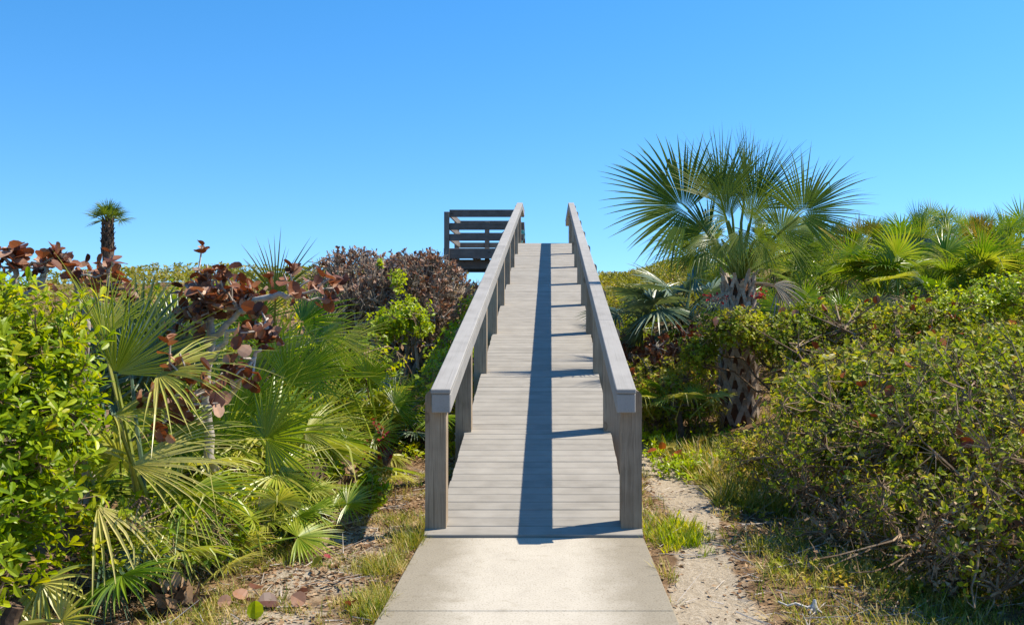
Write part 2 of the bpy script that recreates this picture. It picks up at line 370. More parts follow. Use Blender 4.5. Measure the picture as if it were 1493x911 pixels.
def concrete_mat():
    m, nt, out = newmat('broom_finished_concrete'); L = nt.links.new
    tc = N(nt, 'ShaderNodeTexCoord')
    n1 = N(nt, 'ShaderNodeTexNoise', i_Scale=2.6, i_Detail=12., i_Roughness=.78); L(tc.outputs['Object'], n1.inputs['Vector'])
    n2 = N(nt, 'ShaderNodeTexNoise', i_Scale=90., i_Detail=3.); L(tc.outputs['Object'], n2.inputs['Vector'])
    mp = N(nt, 'ShaderNodeMapping'); mp.inputs['Scale'].default_value = (7, 11, 7); L(tc.outputs['Object'], mp.inputs['Vector'])
    n3 = N(nt, 'ShaderNodeTexNoise', i_Scale=1., i_Detail=5., i_Roughness=.6); L(mp.outputs[0], n3.inputs['Vector'])
    base = ramp(nt, [(.3, (.36, .325, .265)), (.5, (.415, .375, .305)), (.72, (.45, .41, .335))]); L(n1.outputs['Fac'], base.inputs['Fac'])
    # grime that has settled along both edges
    sx = N(nt, 'ShaderNodeSeparateXYZ'); L(tc.outputs['Object'], sx.inputs[0])
    d0 = N(nt, 'ShaderNodeMath', operation='ADD', i_1=.12); L(sx.outputs['X'], d0.inputs[0])
    d1 = N(nt, 'ShaderNodeMath', operation='ABSOLUTE'); L(d0.outputs[0], d1.inputs[0])
    d2 = N(nt, 'ShaderNodeMath', operation='MULTIPLY_ADD', i_1=.8); L(n1.outputs['Fac'], d2.inputs[0]); L(d1.outputs[0], d2.inputs[2])
    e = ramp(nt, [(.72, (1, 1, 1)), (1.0, (.50, .48, .43))]); L(d2.outputs[0], e.inputs['Fac'])
    st = ramp(nt, [(.28, (.80, .78, .74)), (.42, (1, 1, 1)), (.7, (1, 1, 1)), (.85, (1.05, 1.05, 1.05))]); L(n3.outputs['Fac'], st.inputs['Fac'])
    sp = ramp(nt, [(.30, (.62, .59, .55)), (.47, (1, 1, 1)), (.7, (1.06, 1.06, 1.05))]); L(n2.outputs['Fac'], sp.inputs['Fac'])
    col = base
    cur = base.outputs['Color']
    for k in (e, st, sp):
        mx = N(nt, 'ShaderNodeMix', data_type='RGBA', blend_type='MULTIPLY'); mx.inputs[0].default_value = .85
        L(cur, mx.inputs[6]); L(k.outputs['Color'], mx.inputs[7]); cur = mx.outputs[2]
    p = N(nt, 'ShaderNodeBsdfPrincipled', i_Roughness=.9); p.inputs['Specular IOR Level'].default_value = .2
    L(cur, p.inputs['Base Color'])
    bp = N(nt, 'ShaderNodeBump', i_Strength=.25, i_Distance=.003); L(n2.outputs['Fac'], bp.inputs['Height']); L(bp.outputs[0], p.inputs['Normal'])
    L(p.outputs[0], out.inputs[0])
    return m
M['ground'] = ground_mat(); M['concrete'] = concrete_mat()

# ------------------------------------------------------------------ tags
def tag(o, label, cat, group=None):
    if len(label.split()) > 16: print('LONG', len(label.split()), label)
    o['label'] = label; o['category'] = cat
    if group: o['group'] = group
    return o
def empty(name, loc, label, cat, group=None):
    o = bpy.data.objects.new(name, None); COL.objects.link(o); o.location = loc; o.empty_display_size = .2
    return tag(o, label, cat, group)
def setting(o, kind='structure'):
    o['kind'] = kind; return o

# ------------------------------------------------------------------ ground & path
CW = -0.12
def path_mask(x, y):
    """1 on bare sand of the worn track right of the ramp"""
    c = 1.05 + .16 * np.sin(y * .9 + .6); w = .20 + .06 * np.sin(y * 1.7)
    r = np.exp(-((x - c) / w) ** 4) * (1 - sst(11, 13, y))
    l = .5 * np.exp(-((x + 1.45) / .42) ** 4) * (1 - sst(6.6, 7.6, y))
    return np.clip(r + l, 0, 1)
def make_ground():
    def axis(fine0, fine1, df, mid0, mid1, dm):
        a = list(np.arange(fine0, fine1, df)); b = list(np.arange(mid0, fine0, dm)); c = list(np.arange(fine1, mid1, dm))
        lo = []; s = dm; v = mid0
        while v > -3000: s *= 1.6; v -= s; lo.append(v)
        hi = []; s = dm; v = c[-1]
        while v < 3000: s *= 1.6; v += s; hi.append(v)
        return np.array(lo[::-1] + b + a + c + hi)
    xs = axis(-5, 5.5, .07, -18, 18, .35); ys = axis(3, 13, .07, -4, 45, .35)
    X, Y = np.meshgrid(xs, ys); Z = terrain(X, Y)
    fine = (np.abs(X + .12) > .9)
    Z = Z + fine * (noise3(np.stack([X, Y, X * 0], -1), 9.) * .012)
    v = np.stack([X, Y, Z], -1).reshape(-1, 3); nx = len(xs); ny = len(ys)
    i, j = np.meshgrid(np.arange(nx - 1), np.arange(ny - 1)); k = (j * nx + i).ravel()
    g = Geo(); g.add(v, np.c_[k, k + 1, k + 1 + nx, k + nx])
    o = g.build('ground', M['ground'], smooth=True)
    li = np.clip(.82 - .95 * path_mask(X, Y), 0, 1) + .06 * ((X > -2.6) & (X < -.9) & (Y < 10))
    a = o.data.attributes.new('litter', 'FLOAT', 'POINT'); a.data.foreach_set('value', li.astype(np.float32).ravel())
    setting(o)
make_ground()

def make_path():
    g = Geo()
    y1 = 6.455
    L = 1.585
    for k in range(6):
        box(g, CW - .787, CW + .787, y1 - L, y1 - .007, -.16, 0.0, ch=.006)
        y1 -= L
    setting(g.build('path', M['concrete']))
make_path()

# ------------------------------------------------------------------ boardwalk
SL = 0.2; Y0 = 6.46; YT = Y0 + 16.86; ZT = SL * (YT - Y0) + .02; YP0 = 25.15; YP1 = 27.9
def zdeck(y): return .02 + SL * (np.clip(y, Y0, YT) - Y0)
def make_boardwalk():
    root = empty('boardwalk_ramp', (CW, Y0, 0), 'long grey timber ramp with handrails climbing the dune from the concrete path', 'boardwalk')
    root_off = Vector((CW, Y0, 0))
    def put(g, name, mat, parent=root, smooth=False):
        o = g.build(name, mat, parent, smooth)
        if parent is root: o.matrix_parent_inverse = Matrix.Translation(-root_off)
        return o
    # decking
    g = Geo(); pitch = .1432; k = 0; y = Y0
    while y < YP0 - .02:
        hw = .785 if k == 0 else .70
        j = RNG.normal(0, .002)
        box(g, CW - hw + j, CW + hw + j, y, y + pitch - .0068 + RNG.normal(0, .001), -.036 + RNG.normal(0, .0008), RNG.normal(0, .0008), ch=.004, grain=0, shear=zdeck)
        y += pitch; k += 1
    put(g, 'decking', M['deck'])
    # joists under the boards
    for s in (-1, 1):
        g = Geo(); box(g, CW + s * .655 - .02, CW + s * .655 + .02, Y0 + .03, YT, -.24, -.04, grain=1, shear=zdeck)
        box(g, CW + s * .655 - .02, CW + s * .655 + .02, YT + .004, YP0, -.24, -.04, grain=1, shear=zdeck)
        put(g, 'stringer', M['plat'])
    # posts
    ys = [6.555 + 2.1 * i for i in range(9)] + [25.0]
    for i, y in enumerate(ys):
        for s in (-1, 1):
            if i == 9 and s < 0: continue
            g = Geo(); zb = min(G(CW + s * .7, y) - .3, zdeck(y) - .3) if i else -.2
            zd = float(zdeck(y + .07)); top = zd + .985; nz = zd + .862
            if i == 0: zb = float(zdeck(y)) - .012
            xi, xo, xn = .634, .785, .728
            arc = [(xo - .05 + .05 * math.cos(t), top - .05 + .05 * math.sin(t)) for t in np.linspace(0, PI / 2, 6)]
            poly = [(xi, zb), (xo, zb)] + arc + [(xn, top), (xn, nz), (xi, nz)]
            if s < 0: poly = [(-a, b) for a, b in poly][::-1]
            poly = [(a + CW, b) for a, b in poly]
            prism(g, poly, y, y + .142, grain=2)
            po = put(g, 'post', M['post'])
            # bolts on the outer face
            gb = Geo()
            for dz in (.10, .04):
                c = np.array([CW + s * xo, y + .07, zd - dz])
                tube(gb, [c - [s * .002, 0, 0], c + [s * .012, 0, 0]], .013, 6)
            bo = gb.build('bolt', M['metal'], po)
    # rails
    for s in (-1, 1):
        a, b = sorted((CW + s * .590, CW + s * .732))
        yf = 6.46; yend = YP0 - .0 if s < 0 else YP1
        g = Geo()
        def rs(y): return .02 + SL * (np.clip(y, Y0, YT + .05) - Y0)
        ysp = [yf] + [6.62 + 4.2 * q for q in range(1, 4)] + [YT + .05]
        for q in range(len(ysp) - 1):
            box(g, a + .006, b - .001, ysp[q] + .002, ysp[q + 1] - .002, .865, 1.0, ch=.006, grain=1, shear=rs)
        box(g, a + .006, b - .001, YT + .054, yend, .865, 1.0, ch=.006, grain=1, shear=rs)
        hr = put(g, 'handrail', M['rail'])
        offs = (0, 4.15, 8.1, 11.75, 14.9) if s < 0 else (0, 2.35, 5.4, 8.35, 9.9, 13.2)
        ysp = [yf - .012] + [yf + o for o in offs[1:]] + [YT + .05]
        for q in range(len(ysp) - 1):
            gc = Geo(); box(gc, a, b + .002, ysp[q] + .002, ysp[q + 1] - .002, 1.003, 1.038, ch=.006, grain=1, shear=rs, tint=[.45, .3, .55, .9, .6, .4][q])
            put(gc, 'cap_board', M['rail'])
        gc = Geo(); box(gc, a, b + .002, YT + .055, yend, 1.003, 1.038, ch=.006, grain=1, shear=rs); put(gc, 'cap_board', M['rail'])
    # back post seen past the ramp's top, where the steps to the beach go down
    return root
make_boardwalk()

def make_platform():
    XL = -2.93; XR = CW + .70; zt = ZT
    root = empty('viewing_platform', (XL, YP0, ZT), 'dark weathered timber lookout platform with three horizontal rails at the top of the ramp', 'platform')
    inv = Matrix.Translation(-Vector((XL, YP0, ZT)))
    def put(g, name, mat):
        o = g.build(name, mat, root); o.matrix_parent_inverse = inv; return o
    g = Geo(); y = YP0 + .006
    while y < YP1:
        box(g, XL + .01, XR, y, y + .137, zt - .036, zt, grain=0); y += .1432
    put(g, 'decking', M['deck'])
    g = Geo(); box(g, XL - .02, CW - .62, YP0 - .045, YP0, zt - .29, zt - .006, grain=0); put(g, 'fascia', M['plat'])
    g = Geo()
    for yy in (YP0 + .25, YP1 - .3): box(g, XL + .05, XR, yy, yy + .07, zt - .56, zt - .30, grain=0)
    for xx in np.linspace(XL + .1, XR - .1, 6): box(g, xx, xx + .04, YP0 + .01, YP1, zt - .29, zt - .04, grain=1)
    put(g, 'joists', M['plat'])
    for xx, yy in ((XL, YP0 - .05), (XL, YP1 - .1), (-1.02, YP1 - .1), (-2.0, YP1 - .1), (-1.05, YP0 + .02)):
        g = Geo(); box(g, xx, xx + .14, yy - .09, yy + .05, G(xx, yy) - .3, zt + (1.0 if xx != -1.05 else -.3), grain=2, ch=.006); put(g, 'post', M['plat'])
    for k, (z0, z1) in enumerate(((.855, 1.06), (.50, .69), (.20, .39))):
        g = Geo(); box(g, XL + .145, CW - .60, YP0 - .10, YP0 - .055, zt + z0, zt + z1, grain=0); put(g, 'rail', M['plat'])
        g = Geo(); box(g, XL + .15, -.90, YP1 - .135, YP1 - .09, zt + z0, zt + z1 - .03, grain=0); put(g, 'rail', M['plat'])
        g = Geo(); box(g, XL + .142, XL + .187, YP0 - .05, YP1 - .2, zt + z0, zt + z1 - .03, grain=1); put(g, 'rail', M['plat'])
    # leaning hand rail of the beach steps
    g = Geo(); box(g, -.93, -.79, YP1 - .05, YP1 + 2.0, zt + .93, zt + .97, grain=1, shear=lambda y: -(y - YP1) * .5); put(g, 'stair_rail', M['plat'])
    return root
make_platform()

def make_towel():
    g = Geo(); c = P(758, 343, 26.6); n = 9
    u = np.linspace(0, 1, n); U, V_ = np.meshgrid(u, u)
    w = .06 + .10 * np.sin(V_ * PI) ** 1.2
    X = (U - .5) * 2 * w; Z = .26 - V_ * .52; Yy = .03 * np.sin(U * 14 + V_ * 3) * (0.3 + V_)
    v = np.stack([X + c[0], Yy + c[1], Z + c[2]], -1).reshape(-1, 3)
    i, j = np.meshgrid(np.arange(n - 1), np.arange(n - 1)); k = (j * n + i).ravel()
    g.add(v, np.c_[k, k + 1, k + 1 + n, k + n], tint=RNG.uniform(0, 1, len(k)))
    top = c + [0, 0, .26]
    tube(g, [top - [0, 0, .02], top + [-.05, 0, .15], top + [-.12, 0, .28]], .012, 5, tint=.9)
    o = g.build('teal_cloth', M['teal'], smooth=True)
    tag(o, 'small teal cloth hanging from the railing at the top of the ramp', 'cloth')
make_towel()

# ------------------------------------------------------------------ palm fronds
def fan(g, O, axis, normal, R, n=30, A=150, fuse=.36, droop=.12, fold=.5, costa=0., recurve=0., tint=.5, down=None, tip=.0, wid=1., ragged=.06, mat=0, brk=0., cup=None):
    cup = RNG.normal(0, .16) if cup is None else cup
    O = np.asarray(O, float); y = norm(axis); z = np.asarray(normal, float); z = norm(z - y * np.dot(z, y)); x = np.cross(y, z)
    A = math.radians(A)
    a = np.linspace(-A, A, n) + RNG.normal(0, .18 * A / n, n)
    L = R * (.70 + .30 * np.cos(a * .5)) * (1 + RNG.normal(0, ragged, n))
    da = 2 * A / (n - 1)
    u = np.array([.03, .5 * fuse, fuse, fuse + .22 * (1 - fuse), fuse + .48 * (1 - fuse), fuse + .74 * (1 - fuse), 1.])
    r = L[:, None] * u[None]
    hw0 = np.tan(da / 2) * R * fuse * .85 * wid
    q = np.clip((u - fuse) / (1 - fuse), 0, 1)
    hw = np.where(u[None] <= fuse, np.minimum(r * np.tan(da / 2) * wid, hw0 * 1.02), hw0 * (1 - .95 * q[None] ** 1.25))
    d = np.stack([np.sin(a), np.cos(a)], -1)                        # local x,y
    org = costa * R * (1 - np.abs(a) / A)
    tw = RNG.normal(0, .35, n)[:, None] * q[None]
    dz = -droop * L[:, None] * u[None] ** 2 * RNG.uniform(.6, 1.4, (n, 1)) - tip * L[:, None] * np.clip(u - .55, 0, 1)[None] ** 1.6 * RNG.uniform(.5, 1.7, (n, 1))
    # some segments are snapped and hang
    if brk:
        bm = RNG.uniform(0, 1, n) < brk
        dz = dz - bm[:, None] * np.clip(u - .62, 0, 1)[None] * L[:, None] * 1.1
        r = r - bm[:, None] * np.clip(u - .62, 0, 1)[None] * L[:, None] * .75
    side = RNG.normal(0, .035, n)[:, None] * L[:, None] * u[None] ** 2
    lx = d[:, 0:1] * r + d[:, 1:2] * side; ly = org[:, None] + d[:, 1:2] * r - d[:, 0:1] * side
    px, py = d[:, 1], -d[:, 0]
    cen = np.stack([lx, ly, np.zeros_like(lx)], -1)
    pv = np.stack([px[:, None] * np.cos(tw), py[:, None] * np.cos(tw), np.sin(tw)], -1)
    up = np.array([0, 0, 1.])
    lft = cen - pv * hw[..., None] + up * (fold * hw)[..., None]
    rgt = cen + pv * hw[..., None] + up * (fold * hw)[..., None]
    cen = cen - up * (fold * hw * .4)[..., None]
    loc = np.stack([lft, cen, rgt], 2)                              # n,7,3,3
    loc[..., 2] += cup * np.abs(loc[..., 0])
    rad2 = loc[..., 1] - 0
    if recurve: loc[..., 2] -= recurve / R * np.where(rad2 > 0, rad2 ** 2, .25 * rad2 ** 2)
    w = loc[..., 0:1] * x + loc[..., 1:2] * y + loc[..., 2:3] * z
    dv = -z if down is None else np.asarray(down, float)
    w = w + (-dz)[:, :, None, None] * dv + O
    K = len(u); base = np.arange(n)[:, None, None] * K * 3
    i = np.arange(K - 1)[None, :, None] * 3
    j = np.array([0, 1])[None, None]
    k = base + i + j
    f = np.stack([k, k + 1, k + 4, k + 3], -1).reshape(-1, 4)
    t = np.clip(tint + RNG.normal(0, .10, n), 0, 1)
    tt = np.repeat(t[:, None], K - 1, 1) + (u[None, 1:] > .9) * .22
    g.add(w.reshape(-1, 3), f, tint=np.repeat(tt.ravel(), 2), mat=mat)

def petiole(g, a, b, r=.012, sag=.0, tint=.55, mat=0):
    tube(g, curve_pts(a, b, 6, .004, sag), np.linspace(r * 1.7, r * .8, 6), 5, tint=tint, mat=mat, cap=False)

def frond_pool(mat, count, R=(.48, .62), Lp=(.45, .8), n=(26, 34), A=(105, 155), droop=(.05, .3), pitch=(0, 50), tint=(.3, .7), tip=(0, .3), fuse=(.34, .45), wid=1.25, brk=.04):
    out = []
    for c in range(count):
        U = lambda t: RNG.uniform(*t)
        g = Geo(); lp = U(Lp); p = math.radians(U(pitch)); R_ = U(R)
        petiole(g, (0, 0, 0), (0, lp, 0), .010, .05)
        fan(g, (0, lp, 0), (0, math.cos(p), -math.sin(p)), (0, math.sin(p), math.cos(p)), R_, int(U(n)), U(A), U(fuse), U(droop), U((.35, .7)), tint=U(tint), tip=U(tip), wid=wid, brk=brk)
        o = g.build('frond', mat, None); COL.objects.unlink(o); out.append(o.data); bpy.data.objects.remove(o)
    return out
POOL = {
    'green': frond_pool(M['frond'], 12),
    'pale': frond_pool(M['frond_pale'], 6, tip=(.1, .5), brk=.1, tint=(.35, .7)),
    'silver': frond_pool(M['frond_silver'], 7, tint=(.35, .7)),
    'bronze': frond_pool(M['frond_bronze'], 5),
    'dead': frond_pool(M['frond_dead'], 5, droop=(.3, .7), tip=(.3, .8), A=(70, 110), wid=.8, brk=.3),
    'far': frond_pool(M['frond'], 9, n=(18, 24), R=(.40, .54), wid=.95, pitch=(-20, 18), droop=(.0, .12), tip=(0, .1), A=(70, 125)),
    'farbronze': frond_pool(M['frond_bronze'], 5, n=(16, 22), R=(.38, .52), wid=.95, pitch=(-20, 18), droop=(.0, .12), tip=(0, .1), A=(70, 125)),
}
def add_frond(root, mesh, loc, az, el, roll=0, s=1., name='frond'):
    o = bpy.data.objects.new(name, mesh); COL.objects.link(o); o.parent = root
    m = Matrix.Rotation(az, 3, 'Z') @ Matrix.Rotation(el, 3, 'X') @ Matrix.Rotation(roll, 3, 'Y')
    o.rotation_euler = m.to_euler(); o.location = loc; o.scale = (s, s, s)
    return o
def stem_mesh(g, x, y, z, h, r):
    tube(g, [(x, y, z - .15), (x + RNG.normal(0, .03), y, z + h * .5), (x + RNG.normal(0, .05), y, z + h)], [r * 1.15, r, r * .8], 8, tint=.4)

def palmetto(x, y, n, label, kinds=(('green', 1.),), s=1., el=(12, 82), spread=.12, group=None, dead=0, lift=0., az0=None, azr=PI):
    z = G(x, y)
    root = empty('saw_palmetto', (x, y, z), label, 'saw palmetto', group)
    az = RNG.uniform(0, 6.28)
    ks = [k for k, _ in kinds]; ws = np.array([w for _, w in kinds]); ws = ws / ws.sum()
    for i in range(n):
        f = (i + .5) / n
        e = math.radians(el[1] + (el[0] - el[1]) * f ** .85 + RNG.normal(0, 5))
        a = az + i * 2.39996 + RNG.normal(0, .25)
        if az0 is not None: a = az0 + RNG.uniform(-azr, azr)
        pool = POOL[ks[RNG.choice(len(ks), p=ws)]]
        add_frond(root, pool[RNG.integers(len(pool))], (RNG.normal(0, spread), RNG.normal(0, spread), lift + RNG.uniform(0, .12)), a, e, RNG.normal(0, .35), s * RNG.uniform(.82, 1.15))
    for i in range(dead):
        pool = POOL['dead']
        add_frond(root, pool[RNG.integers(len(pool))], (RNG.normal(0, spread), RNG.normal(0, spread), lift + .1), RNG.uniform(0, 6.28), math.radians(RNG.uniform(-25, 20)), RNG.normal(0, .5), s * .9, name='dead_frond')
    g = Geo(); tube(g, [(0, 0, -.15), (.02, 0, lift * .5 + .05), (0, .02, lift + .12)], [.09 * s, .08 * s, .06 * s], 8, tint=.4)
    g.build('stem', M['bark_dark'], root)
    return root

def hero_frond(root, base, hub, axis, normal, R, mat, name='frond', pr=.012, sag=.06, **kw):
    """one frond placed where it stands: petiole from base to hub, blade on the hub"""
    g = Geo(); o = np.array(root.location)
    petiole(g, np.asarray(base) - o, np.asarray(hub) - o, pr, sag)
    fan(g, np.asarray(hub) - o, axis, normal, R, down=(0, 0, -1), **kw)
    return g.build(name, mat, root)

# ------------------------------------------------------------------ shrubs
def shrub(name, label, cat, base, blobs, tips, k, size, tpl, leafmat, barkmat, stems=6, stem_r=.02, twig_r=.004, spread=(35, 75), shell=.3, up=.6, group=None, rough=.28, extra=None, tipmix=None, twig_len=.10, bare=0., bias=None, sub=.13):
    """blobs: (cx,cy,cz,rx,ry,rz) in world units; leaves sit in rosettes on branch tips spread through the blobs"""
    bz = G(base[0], base[1]); root = empty(name, (base[0], base[1], bz), label, cat, group)
    o = np.array([base[0], base[1], bz])
    B = np.array(blobs, float); vol = (B[:, 3] * B[:, 4] * B[:, 5]) ** .72; w = vol / vol.sum()
    T = []; A = []
    need = tips
    while need > 0:
        m = need + 50
        bi = RNG.choice(len(B), m, p=w); d = norm(RNG.normal(0, 1, (m, 3)) + [0, 0, .25])
        r = 1 - (1 - shell) * RNG.uniform(0, 1, m) ** 1.9
        nz = 1 + rough * noise3(d, 3.1, bi[:, None] if False else 1) + rough * .8 * noise3(d, 7.3, 3)
        p = B[bi, :3] + d * B[bi, 3:] * (r * nz)[:, None]
        ok = p[:, 2] > terrain(p[:, 0], p[:, 1]) + .03
        if bias is not None: ok &= bias(p)
        # gaps
        ok &= noise3(p, 2.6 / max(.3, B[:, 3].mean()), 5) > -.52
        p = p[ok]; d = d[ok]
        T.append(p[:need]); A.append(d[:need]); need -= len(T[-1])
    T = np.concatenate(T); A = np.concatenate(A)
    A = norm(A + [0, 0, up] + RNG.normal(0, .35, A.shape))
    tint = np.clip(.5 + .30 * noise3(T, 3.3, 2) + RNG.normal(0, .16, len(T)), 0, 1)
    g = Geo()
    nb = int(len(T) * bare); sel = np.arange(len(T)) >= nb
    rosettes(g, tpl, T[sel] - o, A[sel], k, size, spread, tint[sel], stem=twig_len)
    fol = g.build('foliage', leafmat, root)
    if extra:                                                        # a scatter of leaves of another colour, worn by the same plant
        for (nm, mat, frac, tp, sz) in extra:
            g = Geo(); q = RNG.choice(len(T), max(1, int(len(T) * frac)), replace=False)
            rosettes(g, tp, T[q] - o + RNG.normal(0, size * .3, (len(q), 3)), A[q], 1 if sz > size * 1.3 else 2, sz, (20, 80))
            g.build(nm, mat, root)
    # branches: stems -> mains -> subs -> twigs
    g = Geo(); mains = []
    for s in range(stems):
        b = B[s % len(B)] if s < len(B) else B[RNG.choice(len(B), p=w)]
        st = np.array([base[0] + RNG.normal(0, .12), base[1] + RNG.normal(0, .12), 0]); st[2] = G(st[0], st[1]) - .06
        en = b[:3] + RNG.normal(0, .35, 3) * b[3:]
        pts = curve_pts(st, en, 7, .035, .05)
        r = stem_r * RNG.uniform(.7, 1.25)
        tube(g, pts - o, np.linspace(r, r * .45, 7), 6, tint=RNG.uniform(.3, .8)); mains.append(pts)
    mp = np.concatenate([m[2:] for m in mains])
    ns = max(6, int(len(T) * sub)); q = RNG.choice(len(T), ns)
    S = T[q] - A[q] * (twig_len * 1.2) * RNG.uniform(.6, 1.6, (ns, 1))
    near = np.argmin(((S[:, None] - mp[None]) ** 2).sum(-1) + RNG.uniform(0, .02, (ns, len(mp))), 1)
    st = mp[near]; L = np.linalg.norm(S - st, axis=1, keepdims=True)
    m1 = st + (S - st) * .36 + RNG.normal(0, .09, S.shape) * L; m2 = st + (S - st) * .7 + RNG.normal(0, .07, S.shape) * L
    r = twig_r
    sticks(g, st - o, m1 - o, r * 2.4, r * 2.0); sticks(g, m1 - o, m2 - o, r * 2.0, r * 1.5); sticks(g, m2 - o, S - o, r * 1.5, r)
    # twig for every tip to its nearest sub
    ch = 400
    for c in range(0, len(T), ch):
        t_ = T[c:c + ch]; nn = np.argmin(((t_[:, None] - S[None]) ** 2).sum(-1), 1); ss = S[nn]
        L = np.linalg.norm(t_ - ss, axis=1, keepdims=True)
        md = ss + (t_ - ss) * .55 + RNG.normal(0, .10, t_.shape) * L
        sticks(g, ss - o, md - o, r, r * .8, 3); sticks(g, md - o, t_ - o, r * .8, r * .45, 3)
    g.build('branches', barkmat, root)
    return root

# ---- the big bright-leaved shrub at the path's left
shrub('broadleaf_shrub', 'big bright green broadleaf shrub with glossy obovate leaves crowding the left edge beside the path', 'shrub', (-3.35, 5.1),
      [(-3.08, 5.0, 1.20, .55, .55, .56), (-3.6, 5.1, 1.26, .65, .6, .62), (-2.90, 4.85, .80, .46, .5, .5), (-3.3, 4.7, .55, .6, .5, .5), (-2.80, 4.6, .42, .34, .3, .34)],
      3100, 6, .082, LEAF_OBOV, M['leaf_bright'], M['bark_twig'], stems=9, stem_r=.022, spread=(30, 70), shell=.35, up=.8, twig_len=.08,
      extra=[('yellow_leaves', M['leaf_lime'], .4, LEAF_OBOV, .075)])

# ---- pale saw palmettos in front, frond by frond
bx = lambda px, py, Y: P(px, py, Y)
r = empty('saw_palmetto', (-2.55, 5.75, G(-2.55, 5.75)), 'large pale yellow-green saw palmetto with long drooping fronds beside the bright broadleaf shrub', 'saw palmetto')
b0 = np.array(r.location)
def HF(base, hub, ax, nr, R, mat='frond_pale', **kw):
    d = dict(n=26, A=110, droop=.12, tip=.15, tint=.5, fuse=.34, fold=.55, wid=1.12, ragged=.13, brk=.06); d.update(kw); d['n'] = int(d['n'] * 1.15); R = R * .93
    return hero_frond(r, base, hub, ax, nr, R, M[mat], **d)
HF(b0 + [0, 0, .1], bx(168, 545, 5.8), (.62, .1, .80), (.55, -.75, -.35), .72, n=28, A=62, droop=.05, tip=.08, tint=.42)
HF(b0 + [0, 0, .1], bx(190, 530, 6.1), (.15, .25, .95), (.2, -.95, .2), .62, mat='frond_silver', n=26, A=75, droop=.03, tint=.6)
HF(b0 + [.1, 0, .1], bx(230, 545, 5.6), (.93, -.1, .2), (-.2, -.45, .85), .70, n=26, A=75, droop=.22, tip=.25, tint=.6)
HF(b0 + [.1, 0, .1], bx(165, 605, 5.45), (.9, -.1, .22), (-.2, -.35, .92), .60, n=20, A=52, cup=.2, droop=.18, tip=.3, tint=.6)
HF(b0 + [0, 0, .1], bx(192, 678, 5.25), (.97, .05, .12), (-.1, -.5, .86), .68, n=22, A=50, droop=.14, tip=.18, tint=.7, cup=.15)
HF(b0 + [0, 0, .1], bx(240, 640, 5.7), (.95, .1, .2), (-.2, -.4, .9), .62, n=24, A=65, cup=.25, droop=.2, tip=.2, tint=.45)
HF(b0 + [0, 0, .1], bx(142, 738, 5.0), (.82, -.3, -.40), (.38, -.42, .82), .50, n=8, A=42, droop=.34, tip=.45, tint=.8, brk=.1, wid=.8, cup=-.2)
HF(b0 + [0, 0, .1], bx(150, 800, 5.05), (.86, -.2, -.40), (.4, -.4, .82), .55, n=20, A=50, cup=.2, droop=.2, tip=.3, tint=.45, mat='frond_silver')
HF(b0 + [0, 0, .1], bx(215, 770, 5.3), (.85, -.2, -.35), (.3, -.45, .82), .52, n=20, A=58, cup=.25, droop=.22, tip=.3, tint=.4)
HF(b0 + [.1, 0, .1], bx(270, 720, 5.6), (.92, -.25, -.1), (0, -.42, .9), .55, n=24, A=70, cup=.25, droop=.25, tip=.2, tint=.5, mat='frond')
HF(b0 + [0, 0, .1], bx(150, 490, 6.1), (.05, .3, .95), (.6, -.75, .1), .55, n=20, A=45, tint=.35, cup=.3)
g = Geo(); tube(g, np.array([[-.1, 0, -.1], [0, 0, .1], [.08, .02, .3]]), [.1, .09, .07], 8); g.build('stem', M['bark_dark'], r)

r = empty('saw_palmetto', (-2.75, 4.62, G(-2.75, 4.62)), 'small straw-yellow saw palmetto under the broadleaf shrub in the bottom left corner', 'saw palmetto'); b0 = np.array(r.location)
HF(b0, bx(18, 880, 4.65), (.2, -.3, -.6), (.1, -.8, .4), .30, n=12, A=80, droop=.3, tip=.3, tint=.85)
HF(b0, bx(60, 850, 4.7), (.5, -.2, -.5), (.1, -.8, .5), .32, n=12, A=90, droop=.3, tip=.4, tint=.7)
HF(b0, bx(90, 905, 4.6), (.5, -.1, .6), (-.2, -.9, .3), .3, n=12, A=80, droop=.1, tint=.5)
g = Geo(); tube(g, np.array([[0, 0, -.1], [0, 0, .06], [.03, 0, .12]]), [.05, .05, .04], 8); g.build('stem', M['bark_dark'], r)

# ---- darker green clump in the middle left
r = empty('saw_palmetto', (-2.05, 7.3, G(-2.05, 7.3)), 'dark green saw palmetto with broad open fans right above the fallen stems', 'saw palmetto'); b0 = np.array(r.location)
HF(b0, bx(388, 640, 6.7), (.75, -.2, .5), (-.25, -.9, .3), .68, mat='frond', n=32, A=120, droop=.12, tip=.12, tint=.5)
HF(b0, bx(352, 600, 7.1), (.35, .1, .93), (.3, -.93, .2), .74, mat='frond', n=30, A=85, droop=.04, tint=.45)
HF(b0, bx(420, 560, 7.3), (.5, .15, .85), (.2, -.95, .15), .70, mat='frond', n=28, A=70, droop=.06, tint=.45)
HF(b0, bx(330, 640, 6.9), (.1, 0, 1), (.2, -.98, .0), .65, mat='frond', n=28, A=80, droop=.04, tint=.35)
HF(b0, bx(445, 630, 7.1), (.95, -.1, .22), (-.1, -.7, .7), .50, mat='frond_pale', n=26, A=85, droop=.2, tip=.2, tint=.4)
HF(b0, bx(405, 690, 6.6), (.9, -.25, -.2), (.1, -.45, .88), .5, cup=.3, mat='frond', n=26, A=100, droop=.2, tip=.3, tint=.55)
HF(b0, bx(330, 720, 6.4), (.6, -.4, -.55), (.3, -.7, .6), .5, mat='frond_pale', n=22, A=90, droop=.2, tip=.3, tint=.35)
HF(b0, bx(300, 660, 6.6), (-.5, -.2, .8), (.3, -.93, .0), .6, mat='frond', n=26, A=90, droop=.1, tint=.35)
